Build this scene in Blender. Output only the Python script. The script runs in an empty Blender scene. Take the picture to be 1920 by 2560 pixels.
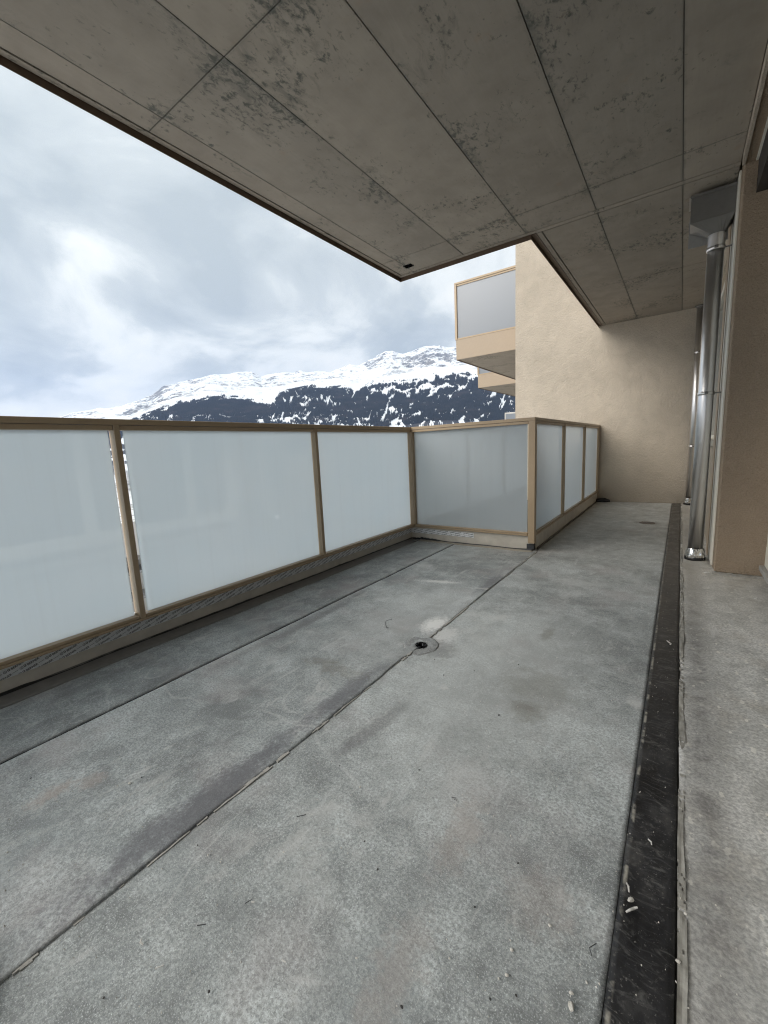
import bpy, bmesh, math, random
import numpy as np
from mathutils import Vector, Matrix, noise as mnoise

random.seed(7); np.random.seed(7)
S = bpy.context.scene
COL = S.collection
R = math.radians

# ------------------------------------------------------------------ camera
cam = bpy.data.objects.new('camera', bpy.data.cameras.new('camera'))
COL.objects.link(cam)
yaw, pitch, roll = R(35.781), R(8.688), R(-2.746)
fw = Vector((-math.sin(yaw)*math.cos(pitch), math.cos(yaw)*math.cos(pitch), -math.sin(pitch)))
rt = fw.cross(Vector((0, 0, 1))).normalized(); up = rt.cross(fw)
r2 = math.cos(roll)*rt + math.sin(roll)*up
u2 = math.cos(roll)*up - math.sin(roll)*rt
m = Matrix((r2, u2, -fw)).transposed().to_4x4()
m.translation = Vector((0, 0, 1))
cam.matrix_world = m
cam.data.sensor_fit = 'HORIZONTAL'; cam.data.sensor_width = 36
cam.data.lens = 36*1030.93/1920
cam.data.clip_start = .02; cam.data.clip_end = 60000
S.camera = cam

# ------------------------------------------------------------------ light, sky, exposure
SUN_EL, SUN_AZ = R(38), R(215)          # azimuth clockwise from +Y, soft sun behind the clouds
sun = bpy.data.objects.new('sun', bpy.data.lights.new('sun', 'SUN')); COL.objects.link(sun)
sun.data.energy = 1.4; sun.data.angle = R(48); sun.data.color = (1, .95, .88)
sd = Vector((math.sin(SUN_AZ)*math.cos(SUN_EL), math.cos(SUN_AZ)*math.cos(SUN_EL), math.sin(SUN_EL)))
sun.rotation_euler = sd.to_track_quat('Z', 'Y').to_euler()

W = bpy.data.worlds.new('World'); S.world = W; W.use_nodes = True
nt = W.node_tree; nt.nodes.clear()
def wn(t, **k):
    n = nt.nodes.new(t)
    for a, v in k.items(): setattr(n, a, v)
    return n
L = nt.links.new
sky = wn('ShaderNodeTexSky', sky_type='NISHITA', sun_disc=False)
sky.sun_elevation = SUN_EL; sky.sun_rotation = SUN_AZ
skys = wn('ShaderNodeVectorMath', operation='SCALE'); skys.inputs['Scale'].default_value = .1
L(sky.outputs[0], skys.inputs[0])
tc = wn('ShaderNodeTexCoord')
sep = wn('ShaderNodeSeparateXYZ'); L(tc.outputs['Generated'], sep.inputs[0])
ab = wn('ShaderNodeMath', operation='ABSOLUTE'); L(sep.outputs[2], ab.inputs[0])
ad = wn('ShaderNodeMath', operation='ADD'); L(ab.outputs[0], ad.inputs[0]); ad.inputs[1].default_value = .42
cx = wn('ShaderNodeMath', operation='DIVIDE'); L(sep.outputs[0], cx.inputs[0]); L(ad.outputs[0], cx.inputs[1])
cy = wn('ShaderNodeMath', operation='DIVIDE'); L(sep.outputs[1], cy.inputs[0]); L(ad.outputs[0], cy.inputs[1])
cv = wn('ShaderNodeCombineXYZ'); L(cx.outputs[0], cv.inputs[0]); L(cy.outputs[0], cv.inputs[1]); L(ad.outputs[0], cv.inputs[2])
n1 = wn('ShaderNodeTexNoise'); n1.inputs['Scale'].default_value = 2.6; n1.inputs['Detail'].default_value = 8
n1.inputs['Roughness'].default_value = .55; n1.inputs['Distortion'].default_value = .35
L(cv.outputs[0], n1.inputs['Vector'])
n2 = wn('ShaderNodeTexNoise'); n2.inputs['Scale'].default_value = .9; n2.inputs['Detail'].default_value = 3
L(cv.outputs[0], n2.inputs['Vector'])
nm = wn('ShaderNodeMath', operation='MULTIPLY_ADD'); L(n2.outputs[0], nm.inputs[0]); nm.inputs[1].default_value = .75; 
nm2 = wn('ShaderNodeMath', operation='MULTIPLY'); L(n1.outputs[0], nm2.inputs[0]); nm2.inputs[1].default_value = .62
L(nm2.outputs[0], nm.inputs[2])
rp = wn('ShaderNodeValToRGB'); L(nm.outputs[0], rp.inputs[0])
e = rp.color_ramp.elements
e[0].position = .53; e[0].color = (.45, .50, .515, 1)
e[1].position = .79; e[1].color = (.98, .97, .91, 1)
x = e.new(.615); x.color = (.57, .615, .62, 1)
x = e.new(.68); x.color = (.80, .83, .81, 1)
# an overcast sky is brighter overhead than at the horizon
g = wn('ShaderNodeMath', operation='MULTIPLY_ADD'); L(ab.outputs[0], g.inputs[0]); g.inputs[1].default_value = .62; g.inputs[2].default_value = .90
# and a little brighter on the side where the sun stands behind the cloud
dt = wn('ShaderNodeVectorMath', operation='DOT_PRODUCT'); L(tc.outputs['Generated'], dt.inputs[0]); dt.inputs[1].default_value = (sd.x*.22, sd.y*.10, 0)
g2 = wn('ShaderNodeMath', operation='ADD'); L(g.outputs[0], g2.inputs[0]); L(dt.outputs['Value'], g2.inputs[1])
cs = wn('ShaderNodeVectorMath', operation='SCALE'); L(rp.outputs[0], cs.inputs[0]); L(g2.outputs[0], cs.inputs['Scale'])
mx = wn('ShaderNodeMix', data_type='RGBA'); mx.inputs[0].default_value = .94
L(skys.outputs[0], mx.inputs[6]); L(cs.outputs[0], mx.inputs[7])
bg = wn('ShaderNodeBackground'); bg.inputs[1].default_value = .45; L(mx.outputs[2], bg.inputs[0])
wo = wn('ShaderNodeOutputWorld'); L(bg.outputs[0], wo.inputs[0])

vs = S.view_settings
vs.view_transform = 'Standard'; vs.look = 'None'; vs.gamma = 1; vs.use_curve_mapping = False; vs.exposure = 1.32
S.cycles.max_bounces = 10; S.cycles.diffuse_bounces = 7; S.cycles.glossy_bounces = 4
S.cycles.transmission_bounces = 6; S.cycles.transparent_max_bounces = 12; S.cycles.volume_bounces = 1
S.cycles.caustics_reflective = False; S.cycles.caustics_refractive = False
S.cycles.use_denoising = True; S.cycles.denoising_prefilter = 'NONE'; S.cycles.filter_width = 1.15

# ------------------------------------------------------------------ material helpers
class Mat:
    def __init__(s, name):
        s.m = bpy.data.materials.new(name); s.m.use_nodes = True
        s.t = s.m.node_tree; s.t.nodes.clear()
        s.out = s.n('ShaderNodeOutputMaterial')
        s._tc = None
    def n(s, t, **k):
        nd = s.t.nodes.new(t)
        for a, v in k.items(): setattr(nd, a, v)
        return nd
    def l(s, a, b): s.t.links.new(a, b)
    def co(s):
        if s._tc is None: s._tc = s.n('ShaderNodeTexCoord')
        return s._tc.outputs['Object']
    def put(s, sock, v):
        if hasattr(v, 'is_linked') or isinstance(v, bpy.types.NodeSocket): s.l(v, sock)
        elif isinstance(v, (tuple, list)) and len(v) == 3 and sock.type == 'RGBA': sock.default_value = (*v, 1)
        else: sock.default_value = v
    def math(s, op, a, b=0., c=None, clamp=False):
        nd = s.n('ShaderNodeMath', operation=op, use_clamp=clamp)
        s.put(nd.inputs[0], a); s.put(nd.inputs[1], b)
        if c is not None: s.put(nd.inputs[2], c)
        return nd.outputs[0]
    def map(s, scale=(1, 1, 1), loc=(0, 0, 0), rot=(0, 0, 0), v=None):
        nd = s.n('ShaderNodeMapping'); s.l(v or s.co(), nd.inputs[0])
        nd.inputs['Scale'].default_value = scale; nd.inputs['Location'].default_value = loc; nd.inputs['Rotation'].default_value = rot
        return nd.outputs[0]
    def noise(s, scale, detail=4, rough=.55, v=None, dist=0., col=False):
        nd = s.n('ShaderNodeTexNoise'); s.l(v or s.co(), nd.inputs['Vector'])
        nd.inputs['Scale'].default_value = scale; nd.inputs['Detail'].default_value = detail
        nd.inputs['Roughness'].default_value = rough; nd.inputs['Distortion'].default_value = dist
        return nd.outputs[1 if col else 0]
    def ramp(s, f, *st, interp='LINEAR'):
        nd = s.n('ShaderNodeValToRGB'); s.put(nd.inputs[0], f); r = nd.color_ramp; r.interpolation = interp
        for i, (p, c) in enumerate(st):
            el = r.elements[i] if i < 2 else r.elements.new(p)
            el.position = p
            el.color = (c, c, c, 1) if not isinstance(c, tuple) else (*c, 1)
        return nd.outputs[0]
    def mr(s, f, a, b, c=0., d=1.):
        nd = s.n('ShaderNodeMapRange'); s.put(nd.inputs[0], f)
        for i, v in enumerate((a, b, c, d)): nd.inputs[i+1].default_value = v
        return nd.outputs[0]
    def mix(s, f, a, b, blend='MIX'):
        nd = s.n('ShaderNodeMix', data_type='RGBA', blend_type=blend)
        s.put(nd.inputs[0], f); s.put(nd.inputs[6], a); s.put(nd.inputs[7], b)
        return nd.outputs[2]
    def bump(s, h, strength=.3, dist=.01, prev=None):
        nd = s.n('ShaderNodeBump'); s.put(nd.inputs['Height'], h)
        nd.inputs['Strength'].default_value = strength; nd.inputs['Distance'].default_value = dist
        if prev is not None: s.l(prev, nd.inputs['Normal'])
        return nd.outputs[0]
    def pr(s, base, rough=.6, metal=0., normal=None, spec=.5, **k):
        p = s.n('ShaderNodeBsdfPrincipled')
        s.put(p.inputs['Base Color'], base); s.put(p.inputs['Roughness'], rough)
        s.put(p.inputs['Metallic'], metal); s.put(p.inputs['Specular IOR Level'], spec)
        if normal is not None: s.l(normal, p.inputs['Normal'])
        for a, v in k.items(): s.put(p.inputs[a], v)
        return p.outputs[0]
    def fin(s, sh, vol=None):
        s.l(sh, s.out.inputs[0]); return s.m
    def blob(s, x, y, r, warp=.85, sx=1., sy=1., rot=0., wscale=None):
        """ragged spot of radius r round (x, y) on a horizontal surface: 1 inside, 0 outside"""
        nz = s.noise(wscale or 2.2/r, 4, .6, col=True)
        w = s.n('ShaderNodeVectorMath', operation='MULTIPLY_ADD'); s.l(nz, w.inputs[0])
        w.inputs[1].default_value = (warp*r*2,)*3; s.l(s.co(), w.inputs[2])
        q = s.map((1, 1, 0), (-x-warp*r, -y-warp*r, 0), v=w.outputs[0])
        q = s.map((1/(r*sx), 1/(r*sy), 0), rot=(0, 0, 0), v=s.map(rot=(0, 0, -rot), v=q))
        ln = s.n('ShaderNodeVectorMath', operation='LENGTH'); s.l(q, ln.inputs[0])
        f = s.math('ADD', ln.outputs['Value'], s.mr(s.noise(60, 5, .75), .3, .7, -.35, .35))
        return s.mr(f, .45, 1.15, 1, 0)
    def band(s, val, a, b, soft):
        """1 where a < val < b"""
        return s.math('MULTIPLY', s.mr(val, a-soft, a+soft), s.mr(val, b-soft, b+soft, 1, 0))
    def xyz(s):
        nd = s.n('ShaderNodeSeparateXYZ'); s.l(s.co(), nd.inputs[0]); return nd.outputs

def plain(name, c, rough=.6, metal=0., nscale=60, namp=.12, bump=.1, spec=.5):
    M = Mat(name); n = M.noise(nscale, 5); big = M.noise(nscale*.06, 3)
    f = M.math('ADD', M.math('MULTIPLY', n, .5), M.math('MULTIPLY', big, .5))
    k = M.mr(f, .3, .7, 1-namp, 1+namp)
    cc = M.n('ShaderNodeVectorMath', operation='SCALE'); cc.inputs[0].default_value = c; M.l(k, cc.inputs['Scale'])
    return M.fin(M.pr(cc.outputs[0], M.mr(big, .3, .7, rough*.85, min(1, rough*1.1)), metal, M.bump(n, bump, .002), spec))

# ---- concrete soffit
def soffit(name, seed, tint):
    M = Mat(name)
    v = M.map(loc=(seed*3.1, seed*1.7, 0))
    big = M.noise(1.1, 4, .6, v); mid = M.noise(7, 6, .6, v); fine = M.noise(160, 3, .6, v)
    base = M.ramp(M.math('ADD', M.math('MULTIPLY', big, .55), M.math('MULTIPLY', mid, .45)),
                  (.38, tuple(c*.86 for c in tint)), (.5, tint), (.62, tuple(min(1, c*1.10) for c in tint)))
    # wood grain of the form boards, faint
    gr = M.noise(3, 5, .7, M.map((26, 1.2, 1), (seed, 0, 0)))
    base = M.mix(M.mr(gr, .4, .75, 0, .22), base, tuple(c*.78 for c in tint))
    # mould: small ragged flecks that cluster
    fl = M.noise(30, 8, .7, M.map((1.15, .7, 1), (seed*2, 0, 0)), .35)
    cl = M.noise(1.9, 3, .6, M.map((1, 1, 1), (seed, 3, 0)))
    thr = M.mr(cl, .40, .64, .72, .54)
    X = M.xyz()
    for ax, p0, w_ in ((0, -1.684, .10), (0, -2.211, .06), (0, -1.127, .05), (0, -.604, .03), (1, 1.3208, .07), (1, 3.425, .04)):
        thr = M.math('SUBTRACT', thr, M.math('MULTIPLY', M.band(X[ax], p0-w_, p0+w_, w_*.6), .045))
    mould = M.math('MULTIPLY', M.math('SUBTRACT', fl, M.math('SUBTRACT', thr, .042)), 8., clamp=True)
    base = M.mix(M.math('MULTIPLY', mould, .85), base, (.07, .076, .068))
    sm = M.noise(7.5, 7, .7, M.map((1.5, .75, 1), (seed*4, 6, 0)), .8)
    base = M.mix(M.mr(M.math('SUBTRACT', sm, M.math('SUBTRACT', thr, .0)), -.05, .10, 0, .5), base, (.13, .13, .115))
    # broad blue green bloom near the flecks
    blo = M.mr(M.noise(3.2, 6, .7, v), .60, .74, 0, .30)
    base = M.mix(blo, base, (.17, .19, .175))
    ru = M.mr(M.noise(6, 4, .6, M.map(loc=(seed+9, 4, 0))), .66, .76, 0, .3)
    base = M.mix(ru, base, (.33, .22, .15))
    wipe = M.noise(2.6, 8, .75, M.map((1.8, .5, 1), (seed*6, 2, 0)), .5)
    base = M.mix(M.mr(wipe, .55, .68, 0, .35), base, tuple(c*1.28 for c in tint))
    jd = None
    for ax, p0, w_ in ((0, -1.684, .012), (0, -2.211, .009), (0, -1.127, .012), (0, -.604, .016), (0, -.075, .014), (1, 1.3208, .014), (1, 3.425, .008), (1, 5.55, .008)):
        b_ = M.band(M.math('ADD', X[ax], M.mr(mid, .3, .7, -.008, .008)), p0-w_*.55, p0+w_*.55, w_*.5)
        jd = b_ if jd is None else M.math('MAXIMUM', jd, b_)
    base = M.mix(M.math('MULTIPLY', jd, M.mr(big, .35, .6, .12, .5)), base, (.125, .13, .12))
    pit = M.n('ShaderNodeTexVoronoi'); M.l(v, pit.inputs['Vector']); pit.inputs['Scale'].default_value = 13
    ph = M.mr(pit.outputs['Distance'], .02, .07)
    base = M.mix(M.math('MULTIPLY', M.math('SUBTRACT', 1, ph), .6), base, (.10, .095, .085))
    nb = M.bump(fine, .15, .002, M.bump(mid, .2, .004))
    return M.fin(M.pr(base, .75, 0, nb, .3))
SOFT = [soffit('formed_concrete', i+1, t) for i, t in enumerate(((.305, .271, .228), (.335, .298, .25), (.292, .262, .222)))]
dark_joint = plain('joint_shadow_concrete', (.13, .125, .11), .9)

# ---- floor membrane
def floor_mat(name, seed, tint=(.4, .42, .425), spots=(), seam=True):
    M = Mat(name); X = M.xyz()
    v = M.map(loc=(seed*2.3, seed, 0))
    big = M.noise(1.3, 5, .6, v); mid = M.noise(8, 9, .74, v, .3); fine = M.noise(130, 4, .62, v); grit = M.noise(330, 2, .7, v)
    f = M.math('ADD', M.math('MULTIPLY', big, .46), M.math('MULTIPLY', mid, .44))
    f = M.math('ADD', f, M.math('MULTIPLY', fine, .10))
    c = M.ramp(f, (.42, tuple(t*.52 for t in tint)), (.5, tuple(t*.98 for t in tint)), (.58, tuple(t*1.45 for t in tint)))
    # grit grain
    c = M.mix(M.mr(fine, .40, .60, .6, 0), c, tuple(t*.5 for t in tint))
    c = M.mix(M.mr(grit, .56, .70, 0, .75), c, tuple(t*1.7 for t in tint))
    c = M.mix(M.mr(grit, .30, .42, .7, 0), c, tuple(t*.4 for t in tint))
    # warm and cool tints of dust
    c = M.mix(M.mr(M.noise(2.4, 4, .6, M.map(loc=(seed, 8, 0))), .52, .70, 0, .42), c, (.40, .355, .355))
    c = M.mix(M.mr(M.noise(3.1, 4, .6, M.map(loc=(seed, 2, 4))), .58, .72, 0, .45), c, (.31, .345, .355))
    # the far end, dry and dusty, browner
    far = M.mr(X[1], 2.6, 5.2, 0, .5)
    c = M.mix(far, c, M.ramp(mid, (.35, (.36, .335, .295)), (.65, (.56, .53, .475))))
    # chalky scuffs: long thin scratches
    for i, (rz, sc) in enumerate(((.5, 1.), (-.7, 1.4), (1.2, .8))):
        st = M.noise(2.6*sc, 6, .7, M.map((11, 1.2, 1), (i*3+seed, 0, 0), (0, 0, rz)), 1.2)
        c = M.mix(M.mr(st, .62, .70, 0, .42), c, (.60, .615, .615))
    # curling scratches left by boots and boards
    for i, (sc, amt) in enumerate(((1.1, .34), (1.6, .26))):
        ln = M.noise(sc, 2, .5, M.map((1, 1, 1), (seed*3+i*7, i, 0)), .3)
        hair = M.mr(M.math('ABSOLUTE', M.math('SUBTRACT', ln, .5)), .0012*sc, .0035*sc, 1, 0)
        part = M.mr(M.noise(2.6, 3, .6, M.map(loc=(i*5, seed, 3))), .50, .60)
        c = M.mix(M.math('MULTIPLY', M.math('MULTIPLY', hair, part), M.mr(fine, .35, .6, .2, amt)), c, (.66, .675, .67))
    # dark smears
    c = M.mix(M.mr(M.noise(2.2, 6, .68, M.map((1.6, .7, 1), (seed+4, 9, 0), (0, 0, -.35)), .6), .56, .72, 0, .45), c, tuple(t*.5 for t in tint))
    # chalk clouds
    cl = M.noise(3.3, 9, .78, M.map((1, .55, 1), (seed, 5, 0), (0, 0, .5)), .4)
    c = M.mix(M.mr(cl, .545, .66, 0, .62), c, (.60, .61, .60))
    cl2 = M.noise(9, 8, .75, M.map((1, .35, 1), (seed, 15, 0), (0, 0, -.9)), .5)
    c = M.mix(M.mr(cl2, .585, .66, 0, .5), c, (.62, .63, .62))
    cl3 = M.noise(5, 9, .78, M.map((.8, .5, 1), (seed, 25, 0), (0, 0, .2)), .4)
    c = M.mix(M.mr(cl3, .56, .68, 0, .42), c, tuple(t*.55 for t in tint))
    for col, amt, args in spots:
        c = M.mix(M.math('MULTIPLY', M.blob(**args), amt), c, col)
    nb = M.bump(fine, .35, .004, M.bump(mid, .25, .01)); nb = M.bump(grit, .35, .002, nb)
    return M.fin(M.pr(c, M.mr(mid, .3, .7, .55, .75), 0, nb, .35))
chalk = (.62, .63, .62); brown = (.19, .175, .14); seam_dirt_shade = (.135, .135, .15); pink = (.40, .34, .31)  # seam streaks: dirt, with the shade of the swelling painted in
B = lambda x, y, r, **k: dict(x=x, y=y, r=r, **k)
sp_mid = [((.68, .70, .70), .3, B(-1.25, 2.0, .62, sx=.6, sy=1.3, warp=.3, wscale=2.2)), (seam_dirt_shade, .75, B(-1.085, .55, .075, sy=5.5, sx=.9, wscale=9)), (seam_dirt_shade, .7, B(-1.08, 1.18, .06, sy=4.5, wscale=9)),
          (seam_dirt_shade, .6, B(-1.075, 2.75, .05, sy=5, wscale=9)), ((.16, .16, .165), .55, B(-1.77, 1.6, .05, sy=12, wscale=7)),
          ((.82, .83, .82), 1., B(-1.085, 1.95, .10, sx=.8, sy=1.15, warp=.5)), ((.72, .73, .72), .8, B(-1.42, 2.63, .055, sx=3.4, sy=.6, rot=.3, warp=.5)),
          (chalk, .5, B(-1.08, 2.62, .05, sx=2.0, sy=.35, rot=.2)), (pink, .55, B(-1.52, .30, .055, sx=.6, sy=1.1)),
          (pink, .45, B(-1.47, .39, .04)), (chalk, .5, B(-1.72, 2.95, .06, sx=1.6)), (brown, .4, B(-1.28, 1.30, .1, sx=2., sy=.5))]
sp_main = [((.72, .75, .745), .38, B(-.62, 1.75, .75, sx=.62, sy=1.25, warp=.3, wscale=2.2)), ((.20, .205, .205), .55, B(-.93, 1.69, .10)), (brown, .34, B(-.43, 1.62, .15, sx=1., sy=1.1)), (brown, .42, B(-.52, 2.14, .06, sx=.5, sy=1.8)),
           (brown, .4, B(-.42, 1.44, .07)), (chalk, .8, B(-.757, 1.42, .02, warp=1.6)), (chalk, .42, B(-.55, 3.08, .16, sx=1.4, sy=.7)),
           (chalk, .4, B(-.9, 2.2, .14, sx=1.1, sy=.45)), ((.74, .75, .74), .7, B(-.99, 1.88, .09)), ((.17, .165, .17), .5, B(-.86, 1.05, .05, sx=.8, sy=4.2, rot=-.15)),
           (pink, .35, B(-.42, .86, .09, sx=.5, sy=1.6)), (pink, .32, B(-.4, .52, .08, sx=.6, sy=1.5)), (pink, .3, B(-.2, .8, .08)),
           (chalk, .5, B(-.535, .415, .02, sx=1.8, sy=.5, rot=.5)), (brown, .6, B(-.274, 5.62, .12, sx=1.2, sy=.8)), (chalk, .7, B(-.085, 1.70, .035, sx=1.4))]
fl_edge = floor_mat('grey_membrane_edge', 1, (.345, .372, .378))
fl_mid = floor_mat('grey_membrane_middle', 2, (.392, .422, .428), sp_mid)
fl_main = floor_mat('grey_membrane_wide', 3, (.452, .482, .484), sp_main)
# ---- screed right of the black strip
def screed_mat():
    M = Mat('stained_screed'); X = M.xyz()
    big = M.noise(2.2, 5, .6); mid = M.noise(9, 9, .75, None, .3); fine = M.noise(110, 4, .65); grit = M.noise(240, 2, .7)
    f = M.math('ADD', M.math('MULTIPLY', big, .5), M.math('MULTIPLY', mid, .5))
    c = M.ramp(f, (.42, (.52, .52, .50)), (.5, (.70, .698, .672)), (.575, (.82, .812, .785)))
    c = M.mix(M.mr(M.noise(4, 5, .6, M.map(loc=(7, 1, 0))), .55, .7, 0, .5), c, (.48, .43, .36))
    c = M.mix(M.mr(fine, .38, .62, .6, 0), c, (.24, .24, .24))
    vo = M.n('ShaderNodeTexVoronoi'); M.l(M.map((1, .55, 1), v=M.co()), vo.inputs['Vector']); vo.inputs['Scale'].default_value = 42
    vo.inputs['Randomness'].default_value = 1
    pick = M.n('ShaderNodeSeparateColor'); M.l(vo.outputs['Color'], pick.inputs[0])
    rad = M.math('MULTIPLY', M.mr(pick.outputs[0], .55, 1, 0, .42), M.mr(fine, .3, .7, .55, 1.3))
    sp = M.math('MULTIPLY', M.math('SUBTRACT', rad, vo.outputs['Distance']), 14, clamp=True)
    c = M.mix(M.math('MULTIPLY', sp, .7), c, (.84, .82, .76))
    c = M.mix(M.math('MULTIPLY', M.band(X[0], .065, .15, .03), M.mr(mid, .35, .6, 0, .75)), c, (.15, .145, .14))
    c = M.mix(M.mr(X[1], 2.3, 3.6, 0, .45), c, M.ramp(mid, (.35, (.40, .365, .31)), (.65, (.62, .57, .49))))
    nb = M.bump(fine, .4, .004, M.bump(mid, .4, .01))
    return M.fin(M.pr(c, .75, 0, nb, .3))
screed = screed_mat()
def bitumen_mat():
    M = Mat('black_bitumen'); X = M.xyz()
    mid = M.noise(11, 6, .65, M.map((1, .6, 1))); fine = M.noise(120, 4, .65); sm = M.noise(30, 6, .7, M.map((.5, 1, 1), (3, 3, 0)), 1.5)
    c = M.ramp(mid, (.35, (.012, .012, .013)), (.55, (.026, .026, .028)), (.72, (.075, .073, .07)))
    c = M.mix(M.mr(sm, .53, .68, 0, .6), c, (.17, .168, .16))
    c = M.mix(M.mr(M.noise(160, 3, .7), .62, .72, 0, .6), c, (.30, .29, .27))
    # handwriting-like loops of a roller: thin pale arcs
    wv = M.n('ShaderNodeTexWave', wave_type='BANDS', bands_direction='Y'); wv.inputs['Scale'].default_value = 17
    wv.inputs['Distortion'].default_value = 9; wv.inputs['Detail'].default_value = 1; wv.inputs['Detail Scale'].default_value = .9
    M.l(M.co(), wv.inputs['Vector'])
    arcs = M.math('MULTIPLY', M.mr(wv.outputs['Fac'], .93, .995, 0, .24), M.band(X[0], -.04, .015, .012))
    arcs = M.math('MULTIPLY', arcs, M.mr(M.noise(3, 2), .45, .6))
    c = M.mix(arcs, c, (.22, .22, .225))
    ed = M.math('MULTIPLY', M.band(X[0], -.058, -.051, .002), M.mr(M.noise(14, 4, .7), .5, .6, 0, .8))
    c = M.mix(ed, c, (.36, .34, .29))
    c = M.mix(M.mr(X[1], 1.6, 3.4, 0, .55), c, M.ramp(sm, (.35, (.075, .068, .06)), (.65, (.16, .145, .125))))
    nb = M.bump(fine, .3, .002, M.bump(sm, .4, .006))
    return M.fin(M.pr(c, M.mr(mid, .3, .7, .32, .6), 0, nb, .45))
bitumen = bitumen_mat()
void = plain('black_void', (.004, .004, .004), .95, 0, 40, .1, 0, 0)
black_goo = plain('black_sealant', (.012, .012, .013), .45, 0, 40, .3, .5)
lip = plain('crumbling_screed_lip', (.33, .32, .29), .9, 0, 60, .35, .8)
flash_strip = plain('grey_flashing', (.185, .18, .17), .6, 0, 25, .2, .2)

# ---- plaster, metal, glass
def plaster(name, c, big=.16):
    M = Mat(name)
    a = M.noise(5, 5, .6, M.map((1, 1, 1), rot=(.3, .5, .2)), .8); b = M.noise(38, 5, .65, None, .4); d = M.noise(130, 4, .6); s = M.noise(.8, 4, .6)
    f = M.math('ADD', M.math('MULTIPLY', a, .45), M.math('MULTIPLY', s, .55))
    col = M.ramp(f, (.35, tuple(t*(1-big) for t in c)), (.65, tuple(t*(1+big*.7) for t in c)))
    col = M.mix(M.mr(b, .4, .3, 0, .28), col, tuple(t*.7 for t in c))
    X = M.xyz()
    col = M.mix(M.math('MULTIPLY', M.mr(X[2], .55, .0, 0, .35), M.mr(a, .35, .6)), col, (.30, .255, .20))   # splash dirt above the floor
    col = M.mix(M.mr(d, .38, .58, .42, 0), col, tuple(t*.55 for t in c))
    nb = M.bump(b, .8, .016, M.bump(a, .4, .02)); nb = M.bump(d, .8, .006, nb)
    return M.fin(M.pr(col, .85, 0, nb, .2))
wall_pl = plaster('beige_trowelled_plaster', (.57, .497, .405))
pil_pl = plaster('brown_beige_plaster', (.40, .31, .225), .1)
beige_metal = plain('beige_lacquered_metal', (.42, .315, .205), .38, 0, 90, .06, .05)
fascia_m = plain('pale_beige_panel', (.385, .30, .215), .5, 0, 40, .05, .05)
kerb_m = plain('grey_beige_kerb_sheet', (.62, .575, .50), .45, 0, 14, .2, .15)
brown_metal = plain('dark_brown_flashing', (.115, .075, .05), .5, 0, 40, .15, .1)
white_frame = plain('cream_window_frame', (.80, .77, .68), .45, 0, 40, .05, .05)
white_pl = plain('white_plastic', (.62, .61, .58), .5)
grey_stone = plain('grey_stone_sill', (.36, .35, .33), .7, 0, 50, .15, .2)
dark_in = plain('dark_shutter_box', (.03, .025, .02), .7)
navy = plain('navy_cloth', (.008, .010, .018), .9, 0, 200, .4, .5, .2)
def steel():
    M = Mat('brushed_steel')
    a = M.noise(1, 3, .5, M.map((45, 45, .5))); b = M.noise(5, 2)
    c = M.ramp(a, (.3, (.70, .68, .66)), (.7, (.84, .82, .80)))
    return M.fin(M.pr(c, M.mr(b, .3, .7, .30, .38), 1.))
steel_m = steel()
zinc = plain('dull_zinc_sheet', (.20, .195, .185), .5, .6, 20, .12, .05)
foil = plain('crumpled_foil', (.80, .79, .77), .22, 1., 40, .06, .6)

def frosted():
    """laminated safety glass: translucent white film face, glossy front"""
    M = Mat('frosted_glass')
    n = M.noise(2.2, 4, .6); sm = M.noise(26, 5, .7)
    tcol = M.mix(M.mr(n, .3, .7), (.66, .735, .79), (.70, .755, .80))
    dr = M.noise(1, 6, .7, M.map((22, 22, .9)), .3)
    tcol = M.mix(M.mr(dr, .5, .72, 0, .30), tcol, (.60, .64, .68))
    tcol = M.mix(M.mr(sm, .72, .80, 0, .35), tcol, (.55, .56, .58))
    t = M.n('ShaderNodeBsdfTranslucent'); M.put(t.inputs[0], tcol)
    d = M.n('ShaderNodeBsdfDiffuse'); M.put(d.inputs[0], (.70, .77, .82))
    a = M.n('ShaderNodeMixShader'); a.inputs[0].default_value = .38; M.l(t.outputs[0], a.inputs[1]); M.l(d.outputs[0], a.inputs[2])
    g = M.n('ShaderNodeBsdfGlossy'); g.inputs['Roughness'].default_value = .035
    fr = M.n('ShaderNodeFresnel'); fr.inputs[0].default_value = 1.85
    b = M.n('ShaderNodeMixShader'); M.l(fr.outputs[0], b.inputs[0]); M.l(a.outputs[0], b.inputs[1]); M.l(g.outputs[0], b.inputs[2])
    return M.fin(b.outputs[0])
def clearface():
    M = Mat('clear_glass_face')
    t = M.n('ShaderNodeBsdfTransparent'); t.inputs[0].default_value = (.95, .98, .97, 1)
    g = M.n('ShaderNodeBsdfGlossy'); g.inputs['Roughness'].default_value = .02
    lw = M.n('ShaderNodeLayerWeight'); lw.inputs[0].default_value = .12
    b = M.n('ShaderNodeMixShader'); M.l(lw.outputs['Fresnel'], b.inputs[0]); M.l(t.outputs[0], b.inputs[1]); M.l(g.outputs[0], b.inputs[2])
    return M.fin(b.outputs[0])
frost = frosted(); clear = clearface()
def winglass():
    M = Mat('dark_window_glass')
    return M.fin(M.pr((.02, .022, .025), .03, 0, None, .8))
win_gl = winglass()
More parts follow.
